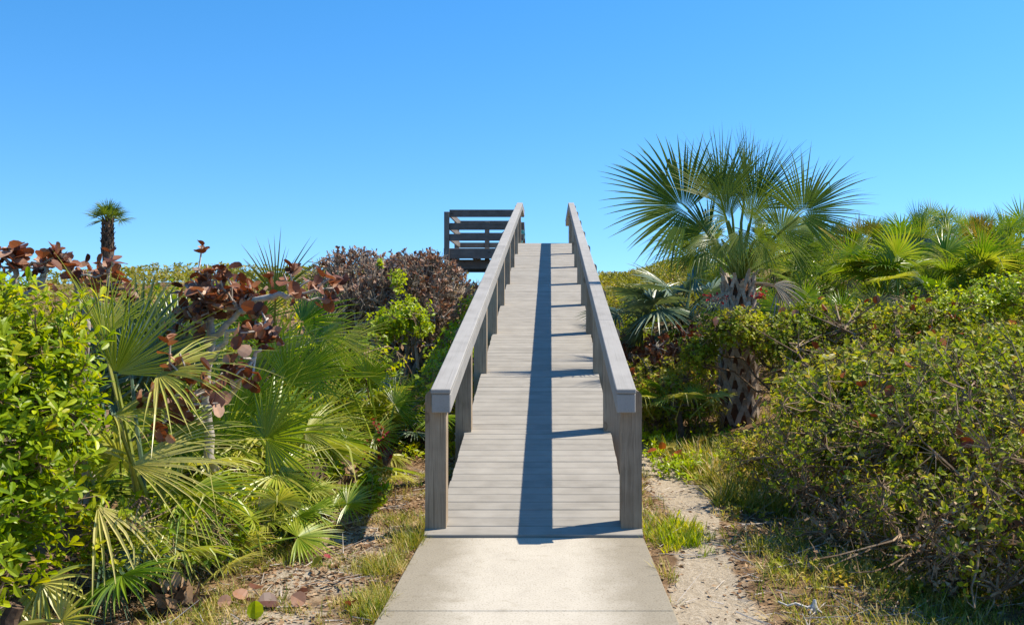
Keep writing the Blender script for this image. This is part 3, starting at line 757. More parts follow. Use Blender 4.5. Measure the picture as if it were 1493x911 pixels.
g = Geo(); tube(g, np.array([[-.1, 0, -.1], [0, 0, .1], [.08, .02, .3]]), [.11, .1, .07], 8); g.build('stem', M['bark_dark'], r)

r = empty('saw_palmetto', (-2.75, 9.0, G(-2.75, 9.0)), 'bronze-tipped saw palmetto holding one stiff upright fan against the sky behind the dead sea grape', 'saw palmetto'); b0 = np.array(r.location)
HF(b0, bx(402, 430, 8.6), (.05, .1, 1), (.1, -.98, .1), .60, mat='frond_bronze', n=22, A=62, droop=.0, tint=.35, fold=.6)
HF(b0, bx(440, 470, 8.9), (.75, -.1, .6), (-.1, -.9, .4), .62, mat='frond', n=28, A=90, droop=.12, tint=.5)
HF(b0, bx(470, 490, 8.8), (.95, -.2, .25), (-.1, -.8, .6), .52, mat='frond_pale', n=26, A=80, droop=.15, tip=.2, tint=.3)
HF(b0, bx(370, 470, 9.0), (-.2, .1, .95), (.2, -.95, .1), .6, mat='frond', n=26, A=80, droop=.06, tint=.4)
HF(b0, bx(500, 500, 8.8), (.92, -.2, .3), (-.1, -.9, .4), .5, mat='frond_pale', n=22, A=45, droop=.1, tip=.1, tint=.55)
HF(b0, bx(395, 520, 8.7), (.5, -.1, .85), (0, -1, .2), .66, mat='frond', n=28, A=85, droop=.08, tint=.45)
HF(b0, bx(450, 540, 8.6), (.8, -.2, .5), (-.1, -.9, .4), .6, mat='frond', n=28, A=95, droop=.15, tint=.5)
g = Geo(); tube(g, np.array([[0, 0, -.1], [0, 0, .2], [.06, .02, .5]]), [.1, .09, .06], 8); g.build('stem', M['bark_dark'], r)

r = empty('saw_palmetto', (-1.72, 9.3, G(-1.72, 9.3)), 'deep green saw palmetto with one neat open fan beside the bright red creeper', 'saw palmetto'); b0 = np.array(r.location)
HF(b0, bx(537, 550, 9.2), (.3, .05, .95), (0, -1, .15), .44, mat='frond', n=28, A=105, droop=.04, tint=.45)
HF(b0, bx(500, 540, 9.3), (-.4, .1, .9), (.3, -.95, .1), .46, mat='frond', n=26, A=85, droop=.06, tint=.5)
HF(b0, bx(500, 600, 8.9), (.8, -.3, .35), (-.1, -.9, .4), .46, mat='frond_pale', n=22, A=50, droop=.1, tip=.1, tint=.35)
HF(b0, bx(480, 590, 8.9), (-.6, -.1, .7), (.3, -.95, .1), .44, mat='frond_pale', n=24, A=90, droop=.12, tint=.55)
HF(b0, bx(575, 590, 9.4), (.7, .2, .5), (-.2, -.9, .3), .42, mat='frond', n=26, A=90, droop=.12, tint=.4)
HF(b0, bx(505, 640, 8.3), (-.1, -.4, -.6), (.1, -.7, .7), .30, mat='frond', n=16, A=150, droop=.1, tint=.62, wid=1.2)
HF(b0, bx(545, 635, 8.6), (.9, -.2, .05), (0, -.7, .7), .34, mat='frond', n=22, A=80, droop=.1, tint=.5)
HF(b0, bx(420, 655, 8.3), (.5, -.2, .8), (0, -1, .2), .42, mat='frond', n=24, A=80, droop=.1, tint=.5)
g = Geo(); tube(g, np.array([[0, 0, -.1], [0, 0, .1], [.06, .02, .25]]), [.09, .08, .06], 8); g.build('stem', M['bark_dark'], r)

palmetto(-1.95, 11.6, 10, 'silvery saw palmetto half in shade below the leafless sea grape thicket', (('silver', 1),), s=.8, el=(10, 70), dead=2)
palmetto(-1.62, 10.4, 8, 'small saw palmetto in the ramp shadow, just left of the ramp', (('silver', .6), ('green', .4)), s=.62, el=(5, 60))
palmetto(-3.6, 8.4, 13, 'blue-green saw palmetto whose tips stand against the sky below the small distant palm', (('silver', .8), ('green', .2)), s=1.2, el=(45, 88), lift=.25)
palmetto(-4.5, 9.2, 12, 'saw palmetto behind the bright broadleaf shrub with only its tips in the sky', (('green', .7), ('silver', .3)), s=1.15, el=(30, 86))
palmetto(-2.55, 8.0, 12, 'dense green saw palmetto filling the gap under the pale dead sea grape branch', (('green', .8), ('pale', .2)), s=1.0, el=(10, 75), dead=2)
palmetto(-3.1, 7.2, 11, 'mixed green and straw saw palmetto behind the large pale one on the left', (('green', .5), ('pale', .5)), s=1.0, el=(10, 78), dead=2)
palmetto(-2.35, 10.2, 11, 'yellow-green saw palmetto below the lime bush on the left slope', (('pale', .5), ('green', .5)), s=.85, el=(8, 72), dead=2)
palmetto(-3.3, 11.2, 10, 'green saw palmetto left of the leafless sea grape thicket, tips on the skyline', (('green', .8), ('bronze', .2)), s=1.05, el=(15, 82))
palmetto(-1.85, 8.0, 7, 'low saw palmetto with a few short fans hugging the fallen stems', (('green', .7), ('pale', .3)), s=.6, el=(0, 55))

for a in ((-2.42, 6.15, 9, 'small spiky yellow-green saw palmetto between the large pale one and the sand', (('pale', .6), ('green', .4)), .58),
          (-2.95, 6.35, 11, 'bright saw palmetto at the foot of the thick pale sea grape trunk', (('green', .6), ('pale', .4)), .82),
          (-2.45, 8.85, 12, 'fresh green saw palmetto with many upright narrow fans below the bronze-tipped one', (('green', .8), ('pale', .2)), .78),
          (-1.95, 9.95, 9, 'little yellowing saw palmetto below the lime green bush', (('pale', .5), ('green', .5)), .58),
          (-2.12, 5.95, 9, 'spiky low saw palmetto catching full sun in front of the pale branch trunk', (('pale', .5), ('green', .5)), .50),
          (-1.82, 6.5, 8, 'short stiff-fanned saw palmetto just left of the bare sand', (('green', .7), ('pale', .3)), .46),
          (-2.05, 7.9, 11, 'upright saw palmetto with narrow green blades behind the fallen logs', (('green', .9), ('pale', .1)), .62),
          (-2.2, 5.3, 9, 'low saw palmetto with narrow straw-green blades near the fibrous stump', (('pale', .8), ('green', .2)), .52),
          (-2.0, 6.75, 7, 'tiny saw palmetto with short fans beside the short brown stump', (('green', .5), ('pale', .5)), .42)):
    palmetto(a[0], a[1], a[2], a[3], a[4], s=a[5], el=(5, 78), dead=1)
# ---- sea grapes with dead brown leaves
def seagrape(label, base, limbs, clusters, size, seed, leafcount=7, group=None, r0=.04):
    """limbs: list of world-point lists (thick grey limbs); clusters: (x,y,z,radius,count)"""
    global RNG
    bz = G(base[0], base[1]); root = empty('sea_grape', (base[0], base[1], bz), label, 'sea grape', group); o = np.array(root.location)
    g = Geo(); ends = []
    for L, ra, rb in limbs:
        L = np.array(L, float); K = len(L) * 4
        t = np.linspace(0, len(L) - 1, K); pts = np.stack([np.interp(t, np.arange(len(L)), L[:, i]) for i in range(3)], -1)
        pts[1:-1] += RNG.normal(0, .012, (K - 2, 3))
        rr = np.linspace(ra, rb, K) * (1 + RNG.normal(0, .08, K))
        tube(g, pts - o, rr, 8, tint=RNG.uniform(.4, .8)); ends.append(pts)
    al = np.concatenate(ends); gl = Geo()
    for (cx, cy, cz, cr, cnt) in clusters:
        c = np.array([cx, cy, cz]); q = c + RNG.normal(0, .62, (cnt, 3)) * cr * [1.15, 1, .85]
        root_pt = al[np.argmin(((al - c) ** 2).sum(1))]
        for t in q:
            pts = curve_pts(root_pt, t, 5, .06, -.05); tube(g, pts - o, np.linspace(.011, .006, 5), 5, tint=RNG.uniform(.2, .8), cap=False)
        ax = norm(q - root_pt + [0, 0, .1]);
        rosettes(gl, LEAF_ROUND, q - o, ax, 2, size, (30, 90), stem=.08)
        q2 = q + RNG.normal(0, .03, q.shape)
        rosettes(gl, LEAF_CURL, q2 - o, ax, 3, size * .95, (40, 110), stem=.12)
    g.build('branches', M['bark_grey'], root, smooth=True)
    gl.build('dead_leaves', M['leaf_brown'], root)
    return root
seagrape('dead brown-leaved sea grape with a thick pale grey branch reaching right over the palmettos', (-2.35, 6.55),
    [([(-2.35, 6.55, -.05), P(305, 640, 6.5), P(300, 560, 6.45), P(310, 480, 6.4), P(312, 445, 6.4)], .042, .022),
     ([P(302, 500, 6.4), P(350, 452, 6.25), P(395, 432, 6.1), P(425, 430, 6.05)], .026, .016),
     ([P(300, 540, 6.4), P(340, 480, 6.2), P(392, 478, 5.85)], .02, .010),
     ([P(302, 600, 6.4), P(335, 580, 6.3), P(355, 550, 5.9), P(380, 510, 5.75)], .022, .012),
     ([P(300, 620, 6.4), P(260, 600, 5.8), P(245, 588, 5.5)], .022, .012),
     ([P(305, 480, 6.4), P(285, 440, 6.4), P(270, 415, 6.4)], .02, .01)],
    [(*P(318, 418, 6.4), .19, 24), (*P(300, 435, 6.35), .16, 14), (*P(345, 428, 6.3), .15, 12), (*P(450, 418, 6.05), .15, 8), (*P(388, 462, 5.9), .10, 5), (*P(392, 492, 5.8), .12, 6),
     (*P(235, 590, 5.5), .15, 9), (*P(300, 560, 5.6), .14, 7), (*P(370, 540, 5.7), .12, 5), (*P(255, 520, 5.6), .10, 4), (*P(265, 470, 6.3), .12, 3)], .086, 1)
seagrape('dead brown sea grape on the far left skyline, bare limbs behind the bright shrub', (-3.9, 6.4),
    [([(-3.9, 6.4, 0), (-3.95, 6.4, .9), P(15, 430, 6.2), P(22, 390, 6.2)], .045, .02), ([P(10, 450, 6.2), P(60, 410, 6.2), P(70, 385, 6.2)], .025, .012)],
    [(*P(15, 378, 6.2), .17, 10), (*P(35, 362, 6.2), .07, 2), (*P(55, 392, 6.2), .12, 5)], .095, 2)
seagrape('dead sea grape with curled brown leaves directly under the small distant palm', (-3.35, 6.6),
    [([(-3.35, 6.6, 0), P(120, 600, 6.5), P(128, 470, 6.4), P(105, 395, 6.4)], .045, .02), ([P(125, 450, 6.4), P(155, 425, 6.3), P(160, 400, 6.3)], .02, .01)],
    [(*P(102, 372, 6.4), .10, 5), (*P(118, 392, 6.4), .12, 6), (*P(155, 390, 6.3), .10, 5), (*P(160, 415, 6.3), .10, 4)], .09, 3)

# ---- leafless thicket before the platform
def thicket(label, base, blob, nst, size, fr, seed):
    x, y = base; z = G(x, y); root = empty('sea_grape', (x, y, z), label, 'sea grape'); o = np.array(root.location)
    g = Geo(); gl = Geo(); cx, cy, cz, rx, ry, rz = blob; tips = []; axs = []
    for s in range(nst):
        st = np.array([x + RNG.normal(0, .33 * rx), y + RNG.normal(0, .25 * ry), 0]); st[2] = G(st[0], st[1]) - .05
        d = norm(RNG.normal(0, 1, 3) + [0, 0, .8]); d[2] = abs(d[2])
        en = np.array([cx, cy, cz]) + d * [rx, ry, rz] * RNG.uniform(.35, .7)
        pts = curve_pts(st, en, 7, .05, .02); tube(g, pts - o, np.linspace(.034, .017, 7) * RNG.uniform(.7, 1.3), 6, tint=RNG.uniform(.3, .8))
        for b in range(9):
            p0 = pts[RNG.integers(3, 7)]; d2 = norm(d * .4 + RNG.normal(0, .5, 3) + [0, 0, .75]); l2 = RNG.uniform(.25, .5) * rz * 1.1
            p1 = p0 + d2 * l2; tube(g, curve_pts(p0, p1, 4, .06) - o, np.linspace(.015, .010, 4), 5, tint=RNG.uniform(.2, .9), cap=False)
            for c in range(5):
                d3 = norm(d2 * .9 + RNG.normal(0, .42, 3) + [0, 0, .4]); q0 = p0 + (p1 - p0) * RNG.uniform(.45, 1); q1 = q0 + d3 * RNG.uniform(.12, .32) * rz
                # stay inside the wind-pruned outline
                rel = (q1 - [cx, cy, cz]) / [rx, ry, rz]; n_ = np.linalg.norm(rel); lim = 1.0 + .10 * noise3(rel, 4., seed)
                if n_ > lim: q1 = np.array([cx, cy, cz]) + rel / n_ * lim * [rx, ry, rz]
                sticks(g, (q0 - o)[None], (q1 - o)[None], .009, .005, 4); tips.append(q1); axs.append(d3)
                for e in range(2):
                    d4 = norm(d3 + RNG.normal(0, .6, 3)); q2 = q1 - d3 * RNG.uniform(0, .1); q3 = q2 + d4 * RNG.uniform(.05, .14) * rz
                    sticks(g, (q2 - o)[None], (q3 - o)[None], .006, .004, 3); tips.append(q3); axs.append(d4)
    T = np.array(tips); A = np.array(axs)
    keep = RNG.uniform(0, 1, len(T)) < fr
    rosettes(gl, LEAF_CURL, T[keep] - o, A[keep], 2, size, (30, 95), stem=.03)
    rosettes(gl, LEAF_ROUND, T[keep][::3] - o, A[keep][::3], 1, size, (30, 95), stem=.03)
    g.build('branches', M['bark_thicket'], root); gl.build('dead_leaves', M['leaf_tan'], root)
    return root
thicket('broad dome of leafless grey sea grape twigs with small brown leaves near the platform', (-2.75, 14.6), (-2.95, 14.6, 1.66, 1.6, 1.1, .92), 60, .055, .17, 1)
thicket('leafless sea grape thicket with clustered pink-brown leaves tight against the ramp under the platform', (-1.75, 14.2), (-2.0, 14.2, 1.5, .90, .9, 1.05), 34, .06, .22, 2)

# ---- lime bushes
shrub('lime_bush', 'lime green small-leaved bush in front of the leafless sea grape thicket', 'bush', (-2.1, 12.6), [(-2.0, 12.5, 1.50, .40, .35, .26), (-2.3, 12.6, 1.4, .25, .3, .22)], 520, 6, .06, LEAF_OVAL, M['leaf_lime'], M['bark_twig'], stems=5, stem_r=.012, shell=.3)
shrub('lime_bush', 'thin upright lime green bush growing inside the leafless sea grape thicket', 'bush', (-2.35, 13.6), [(-2.22, 13.2, 2.05, .12, .2, .18), (-2.5, 13.3, 2.32, .06, .1, .07), (-2.05, 13.2, 1.78, .09, .15, .10)], 90, 6, .055, LEAF_OVAL, M['leaf_lime'], M['bark_twig'], stems=4, stem_r=.010)
shrub('low_bush', 'dull green bush filling the ground under the pale sea grape branch on the left', 'bush', (-3.0, 9.4), [(-3.1, 9.6, 1.05, .75, .6, .6), (-2.2, 10.0, .9, .6, .5, .5), (-3.9, 9.6, 1.25, .8, .6, .65)], 1300, 6, .06, LEAF_OVAL, M['leaf_bright'], M['bark_twig'], stems=6)
shrub('shade_vine', 'dark green creeper running up the slope along the left side of the ramp', 'creeper', (-1.3, 12.2), [(-1.30, 10.6, .75, .26, .8, .3), (-1.25, 12.4, 1.15, .26, .9, .38), (-1.2, 14.0, 1.5, .22, .9, .4), (-1.35, 11.5, .95, .25, .8, .3)], 900, 5, .06, LEAF_OVAL, M['leaf_bright'], M['bark_twig'], stems=6, stem_r=.01)
shrub('weedy_bush', 'weedy leafy bush at the feet of the palmettos near the left bottom of the path', 'bush', (-2.35, 5.7), [(-2.25, 5.6, .24, .36, .4, .24), (-2.1, 6.1, .2, .25, .3, .2), (-2.45, 5.2, .28, .3, .35, .28)], 400, 5, .055, LEAF_SMALL, M['leaf_bright'], M['bark_twig'], stems=6, stem_r=.008, spread=(25, 70))
shrub('weed', 'single leafy weed on the sand between the fallen stems and the ramp', 'weed', (-1.46, 7.35), [(-1.46, 7.35, .14, .14, .14, .15)], 34, 6, .085, LEAF_SMALL, M['leaf_bright'], M['bark_twig'], stems=3, stem_r=.005, shell=.2, up=1.2)
shrub('weed', 'leafy weed with a dark stem right against the fallen palmetto stem', 'weed', (-1.86, 7.55), [(-1.84, 7.5, .28, .15, .15, .18)], 40, 6, .07, LEAF_OVAL, M['leaf_bright'], M['bark_twig'], stems=3, stem_r=.006, shell=.2)
shrub('red_creeper', 'bright red creeper sprig among the palmetto fans left of the ramp', 'creeper', (-1.62, 8.7), [(-1.60, 8.6, .42, .10, .1, .20), (-1.78, 8.5, .22, .1, .1, .1)], 46, 6, .045, LEAF_OVAL, M['leaf_red'], M['bark_twig'], stems=3, stem_r=.006)
shrub('red_creeper', 'red creeper at the foot of the cabbage palm crown, above the trimmed shrub', 'creeper', (1.9, 10.9), [(1.95, 10.6, 1.78, .2, .15, .09), (2.5, 10.7, 1.82, .16, .15, .08)], 14, 4, .05, LEAF_OVAL, M['leaf_red'], M['bark_twig'], stems=3, stem_r=.006)

# ---- fallen palmetto stems
def log(label, pts, r, name='fallen_log'):
    pts = np.array(pts, float); o = pts[0]
    root = empty(name, o, label, 'fallen log')
    K = len(pts) * 6; t = np.linspace(0, len(pts) - 1, K); p = np.stack([np.interp(t, np.arange(len(pts)), pts[:, i]) for i in range(3)], -1)
    p[1:-1] += RNG.normal(0, .008, (K - 2, 3))
    g = Geo(); tube(g, p - o, r * (1 + .16 * np.sin(np.arange(K) * 2.1) + RNG.normal(0, .08, K)), 10, tint=.35); g.build('bark', M['bark_dark'], root)
    g = Geo(); n = 170; k = RNG.integers(1, K - 1, n); d = norm(np.gradient(p, axis=0))[k]
    u = norm(np.cross(d, RNG.normal(0, 1, (n, 3)))); b = p[k] + u * r * .9
    leaves(g, LEAF_SMALL, b - o, u * .55 + d * .7 + RNG.normal(0, .2, (n, 3)), u, RNG.uniform(.05, .13, n), RNG.uniform(0, .8, n)); g.build('dry_leaf_bases', M['litter'], root)  # dry leaf bases left on the fallen stem, not whole fronds
    return root
log('reddish brown fallen palmetto stem lying level above the sand', [P(395, 715, 7.5), P(425, 700, 7.4), P(460, 690, 7.2)], .085)
log('thick dark palmetto stem rooted in the bank behind the level fallen one', [P(468, 745, 7.4), P(485, 705, 7.7), P(500, 665, 8.4)], .12)
log('short brown palmetto stump lowest of the fallen stems beside the sand', [P(400, 775, 6.7), P(430, 765, 6.6), P(460, 772, 6.55)], .085)
log('brown fibrous palmetto stump at the bottom left edge of the sand', [(-2.1, 5.0, -.05), P(262, 890, 4.95), P(255, 872, 5.0)], .085)
log('mound of dry roots beside the left foot of the ramp', [P(590, 650, 10.6), P(605, 640, 10.4), P(612, 645, 10.2)], .1)

# ------------------------------------------------------------------ cabbage palms
def boots(g, x, y, z0, z1, r0, r1, nrow, nper, seed=0):
    """criss-cross of split leaf bases: two legs rise to an apex stub, rows staggered"""
    H = (z1 - z0) / nrow
    for i in range(nrow + 1):
        for j in range(nper):
            th = (j + .5 * (i % 2)) * 2 * PI / nper + RNG.normal(0, .05); rr = r0 + (r1 - r0) * i / nrow
            dth = PI / nper; h = H * 1.75 * RNG.uniform(.9, 1.1); za = z0 + i * H
            ap = np.array([math.cos(th), math.sin(th), 0])
            def pt(a, z, r_): return np.array([x + math.cos(a) * r_, y + math.sin(a) * r_, z])
            A = pt(th, za + h, rr * 1.16)
            for s in (-1, 1):
                B = pt(th + s * dth * 1.02, za, rr * .99); C = pt(th + s * dth * .55, za + h * .5, rr * 1.10)
                tt = RNG.uniform(.2, .9)
                for p0, p1, w0, w1 in ((B, C, .030, .026), (C, A, .026, .021)):
                    d = norm(p1 - p0); out = norm((p0 + p1) / 2 - [x, y, (p0[2] + p1[2]) / 2]); sd = norm(np.cross(d, out)); k = rr / .2
                    v = np.array([p0 - sd * w0 * k, p0 + sd * w0 * k, p1 + sd * w1 * k, p1 - sd * w1 * k])
                    v = np.r_[v - out * .012, v + out * .014]
                    f = np.array([[4, 5, 6, 7], [0, 4, 7, 3], [1, 2, 6, 5], [3, 7, 6, 2], [0, 1, 5, 4]])
                    g.add(v, f[:, ::-1], tint=tt)
            # stub
            L = RNG.uniform(.3, 1.0) * .13 * rr / .2; e = A + ap * L * .55 + np.array([0, 0, L * .9]); sd = np.array([-ap[1], ap[0], 0])
            w = .026 * rr / .2
            v = np.array([A - sd * w - ap * .012, A + sd * w - ap * .012, A + sd * w + ap * .014, A - sd * w + ap * .014, e - sd * w * .8 - ap * .006, e + sd * w * .8 - ap * .006, e + sd * w * .8 + ap * .010, e - sd * w * .8 + ap * .010])
            g.add(v, np.array([[0, 1, 5, 4], [1, 2, 6, 5], [2, 3, 7, 6], [3, 0, 4, 7], [4, 5, 6, 7]]), tint=RNG.uniform(0, .9))

def big_palm():
    X, Y = 2.36, 11.35; z = G(X, Y)
    root = empty('cabbage_palm', (X, Y, z), 'big cabbage palm with a lattice-patterned trunk and wide green fan fronds right of the ramp', 'palm tree')
    o = np.array([X, Y, z]); top = 2.02 - z
    g = Geo(); tube(g, np.array([[0, 0, -.2], [0, 0, .3], [.02, 0, 1.0], [.03, 0, top]]), [.25, .225, .205, .15], 18, tint=.5); tr = g.build('trunk', M['core'], root, smooth=True)
    g = Geo(); boots(g, 0, 0, -.05, top - .22, .222, .175, 11, 8); lb = g.build('leaf_bases', M['boot'], tr)
    crown = o + [.03, 0, top - .02]
    fr = [  # hub px, depth offset, axis, normal, R, opts
        ((1003, 303), -.05, (-.80, -.1, .52), (.15, -.95, .25), 1.08, dict(A=104, droop=.07, tip=.12, fuse=.48, wid=1.3)),
        ((1052, 292), .0, (-.18, .1, 1), (.1, -.97, .2), .98, dict(A=66, droop=.03, tip=.06)),
        ((1098, 300), .1, (.40, .1, .92), (-.15, -.97, .2), 1.0, dict(A=70, droop=.04, tip=.08)),
        ((1166, 312), -.1, (.72, -.1, .70), (-.2, -.95, .3), .92, dict(A=100, droop=.07, tip=.16)),
        ((1062, 318), -.35, (-.35, -.4, .8), (.75, -.6, -.1), .74, dict(A=70, droop=.10, tip=.45, tint=.6)),
        ((1092, 322), -.3, (.4, -.4, .75), (-.8, -.55, 0), .70, dict(A=62, droop=.12, tip=.5, tint=.65)),
        ((1066, 298), .35, (.02, .3, .95), (0, -.95, .3), .98, dict(A=58, droop=.02, tip=.05, tint=.38)),
        ((1035, 335), .25, (-.75, .2, -.05), (.2, -.8, .55), .85, dict(A=100, droop=.18, tip=.2, tint=.4)),
        ((1135, 335), .35, (.75, .3, .25), (-.2, -.85, .5), .85, dict(A=105, droop=.15, tip=.2, tint=.4)),
        ((1100, 345), -.4, (.35, -.7, .3), (-.5, -.75, .3), .50, dict(A=65, droop=.3, tip=.35, tint=.65)),
        ((1078, 332), -.5, (0, -.3, -.9), (0, -.95, .3), .44, dict(A=60, droop=.1, tip=.1, tint=.85, n=30)),
        ((1052, 345), -.38, (-.4, -.3, -.8), (.1, -.9, .4), .46, dict(A=65, droop=.1, tip=.1, tint=.7, n=32)),
        ((1112, 348), -.38, (.35, -.3, -.85), (-.1, -.9, .4), .44, dict(A=65, droop=.1, tip=.1, tint=.75, n=32)),
        ((1018, 358), .2, (-.6, .1, -.7), (.2, -.9, .4), .5, dict(A=80, droop=.1, tip=.1, tint=.55)),
        ((1162, 362), .2, (.6, .1, -.7), (-.2, -.9, .4), .52, dict(A=80, droop=.1, tip=.1, tint=.55)),
        ((1085, 275), .1, (.06, .05, 1), (.7, -.7, .1), .85, dict(A=22, droop=.0, tint=.6, n=14)),
    ]
    for (hx, hy), dy, ax, nr, R, kw in fr:
        d = dict(n=58, fuse=.36, fold=.45, costa=.14, recurve=.10, tint=.45, wid=1.35, ragged=.08, cup=RNG.uniform(.15, .5), brk=.03); d.update(kw)
        hub = P(hx, hy + 4, Y + dy); g = Geo(); R *= .93
        petiole(g, crown - o + RNG.normal(0, .03, 3), hub - o, .017, .05, tint=.65)
        fan(g, hub - o, ax, nr, R, down=(0, 0, -1), **d); g.build('frond', M['frond_sabal'], root)
    for hx, hy, ax in (((1135), 420, (.35, -.3, -.8)), (1128, 415, (.7, -.3, -.1)), (1060, 425, (-.4, -.3, -.7))):
        g = Geo(); hub = P(hx, hy, Y - .25); petiole(g, crown - o - [0, 0, .06], hub - o, .013, .06, tint=.6)
        fan(g, hub - o, ax, (0, -.8, .6), .42, n=12, A=50, droop=.4, tip=.3, down=(0, 0, -1), tint=.8); g.build('dead_frond', M['frond_dead'], root)
big_palm()

def far_palm():
    Y = 29.; c = P(157, 325, Y); X = c[0]; z = G(X, Y)
    root = empty('cabbage_palm', (X, Y, z), 'small distant cabbage palm with a shaggy brown trunk standing alone against the sky', 'palm tree')
    o = np.array([X, Y, z]); top = c[2] - z
    g = Geo(); tube(g, np.array([[.04, 0, -.3], [.02, 0, 1.0], [-.02, 0, top * .7], [.02, 0, top]]), [.19, .17, .14, .10], 12, tint=.6); tr = g.build('trunk', M['bark_dark'], root, smooth=True)
    g = Geo(); boots(g, 0, 0, top - 1.05, top - .05, .165, .14, 7, 7); g.build('leaf_bases', M['bark_dark'], tr)
    n = 15
    for i in range(n):
        f = (i + .5) / n; e = math.radians(88 - 80 * f); a = i * 2.4 + .4
        d = np.array([math.cos(a) * math.cos(e), math.sin(a) * math.cos(e), math.sin(e)]); hub = np.array([.02, 0, top]) + d * .36
        g = Geo(); petiole(g, (0.02, 0, top - .05), hub, .018, .04)
        nr = norm(np.array([-math.cos(a) * math.sin(e), -math.sin(a) * math.sin(e), math.cos(e)]) + [0, -.35, 0])
        fan(g, hub, d, nr, .52, n=22, A=95, fuse=.34, droop=.12, tip=.15, tint=.4, down=(0, 0, -1)); g.build('frond', M['frond_sabal'], root)
far_palm()

# ------------------------------------------------------------------ right-hand saw palmettos
palmetto(1.92, 12.9, 20, 'blue-grey saw palmetto spreading low fans left of the cabbage palm trunk', (('silver', 1),), s=1.15, el=(-5, 70), dead=3, lift=.95)
palmetto(2.45, 12.9, 11, 'dark saw palmetto right behind the cabbage palm trunk', (('silver', .5), ('green', .5)), s=.95, el=(10, 75), dead=3, lift=.5)
palmetto(1.50, 10.5, 9, 'small bright saw palmetto seedling between the ramp and the cabbage palm trunk', (('green', .6), ('pale', .4)), s=.46, el=(15, 75), lift=.30)
hill = [  # px, py of the crown centre, depth, size, kinds, label
    (1340, 350, 17.0, 1.25, 'far', 'tall green saw palmetto standing highest on the right dune crest'),
    (1285, 395, 13.6, 1.05, 'green', 'light green saw palmetto with upright fans right above the tangled hedge'),
    (1410, 385, 14.5, 1.1, 'green', 'saw palmetto with one long fan leaning up to the right, above the lime bush'),
    (1265, 350, 17.5, .95, 'farbronze', 'rusty orange saw palmetto on the crest between the big palm and the tallest clump'),
    (1430, 355, 18.0, 1.1, 'farbronze', 'bronze saw palmetto right of the tallest clump on the dune crest'),
    (1475, 350, 17.0, 1.15, 'far', 'bluish saw palmetto at the right end of the dune crest'),
    (1200, 390, 15.0, 1.0, 'far', 'dark saw palmetto just right of the cabbage palm under its drooping fan'),
    (1480, 395, 14.5, 1.0, 'green', 'green saw palmetto at the right edge behind the lime bush'),
]
def zfit(px, py, Y):   # x at this depth and how far the crown centre stands above ground
    c = P(px, py, Y); return c[0], c[2] - G(c[0], Y)
for px, py, Y, s, kd, lab in hill:
    x, hh = zfit(px, py, Y); palmetto(x, Y, 20, lab, ((kd, 1),) if kd != 'farbronze' else (('farbronze', .6), ('far', .4)), s=s * .80, el=(25, 88), lift=max(0., min(1.5, hh - .45 * s)), dead=2, spread=.2)
gl_ = 'saw palmettos covering the right dune'
cnt = 0
for row, (Y, x0, x1, st) in enumerate(((13.2, 3.6, 8.2, .85), (14.6, 2.9, 9.0, .95), (16.2, 3.2, 10.2, 1.0), (17.8, 3.6, 11.4, 1.1), (19.5, 3.4, 12.4, 1.2))):
    x = x0
    while x < x1:
        xx = x + RNG.normal(0, .18); yy = Y + RNG.normal(0, .3)
        br = RNG.uniform() < .12
        palmetto(xx, yy, 17, 'green saw palmetto clump in the dense palmetto cover of the right dune', (('farbronze', .5), ('far', .5)) if br else (('far', .8), ('silver', .2)), s=RNG.uniform(.64, .88), el=(22, 88), group=gl_, lift=RNG.uniform(.15, .6) + .1 * row, dead=1, spread=.25)
        x += st; cnt += 1

# ------------------------------------------------------------------ right-hand shrubs
LV = [('yellow_leaves', M['leaf_cover'], .16, LEAF_OVAL, .05), ('dead_leaves', M['leaf_brown'], .03, LEAF_CURL, .09)]
shrub('tangled_shrub', 'large tangled evergreen shrub with bare twiggy sides filling the bottom right corner', 'shrub', (2.95, 6.2),
      [(2.55, 6.35, .72, .80, .75, .60), (3.35, 6.3, .78, .85, .8, .66), (2.05, 6.6, .55, .5, .5, .45), (3.0, 5.6, .55, .8, .55, .55), (2.25, 5.65, .35, .40, .4, .34), (3.0, 4.95, .60, .75, .55, .58), (2.35, 5.05, .33, .42, .4, .32)],
      5600, 5, .042, LEAF_OVAL, M['leaf_dark'], M['bark_twig'], stems=34, stem_r=.012, twig_r=.0036, spread=(30, 80), shell=.12, up=.5, rough=.46, bare=.30, sub=.26, twig_len=.14,
      bias=lambda p: (p[:, 2] - terrain(p[:, 0], p[:, 1]) > .42 + .25 * noise3(p, 2.2, 8)) | (RNG.uniform(0, 1, len(p)) < .38),
      extra=[('yellow_leaves', M['leaf_cover'], .14, LEAF_OVAL, .05), ('dead_leaves', M['leaf_brown'], .02, LEAF_CURL, .08)])
shrub('big_leaf_shrub', 'evergreen shrub with larger shiny leaves sprawling behind the tangled corner shrub', 'shrub', (3.4, 7.7),
      [(3.0, 7.4, .98, .75, .55, .38), (3.9, 7.4, 1.05, .8, .6, .40), (2.45, 7.7, .85, .55, .5, .34), (4.4, 7.9, 1.15, .6, .6, .4)],
      2100, 5, .070, LEAF_OVAL, M['leaf_dark'], M['bark_twig'], stems=12, stem_r=.016, twig_r=.004, spread=(35, 75), shell=.3, up=.8, bare=.1,
      extra=[('yellow_leaves', M['leaf_cover'], .3, LEAF_OVAL, .08)])
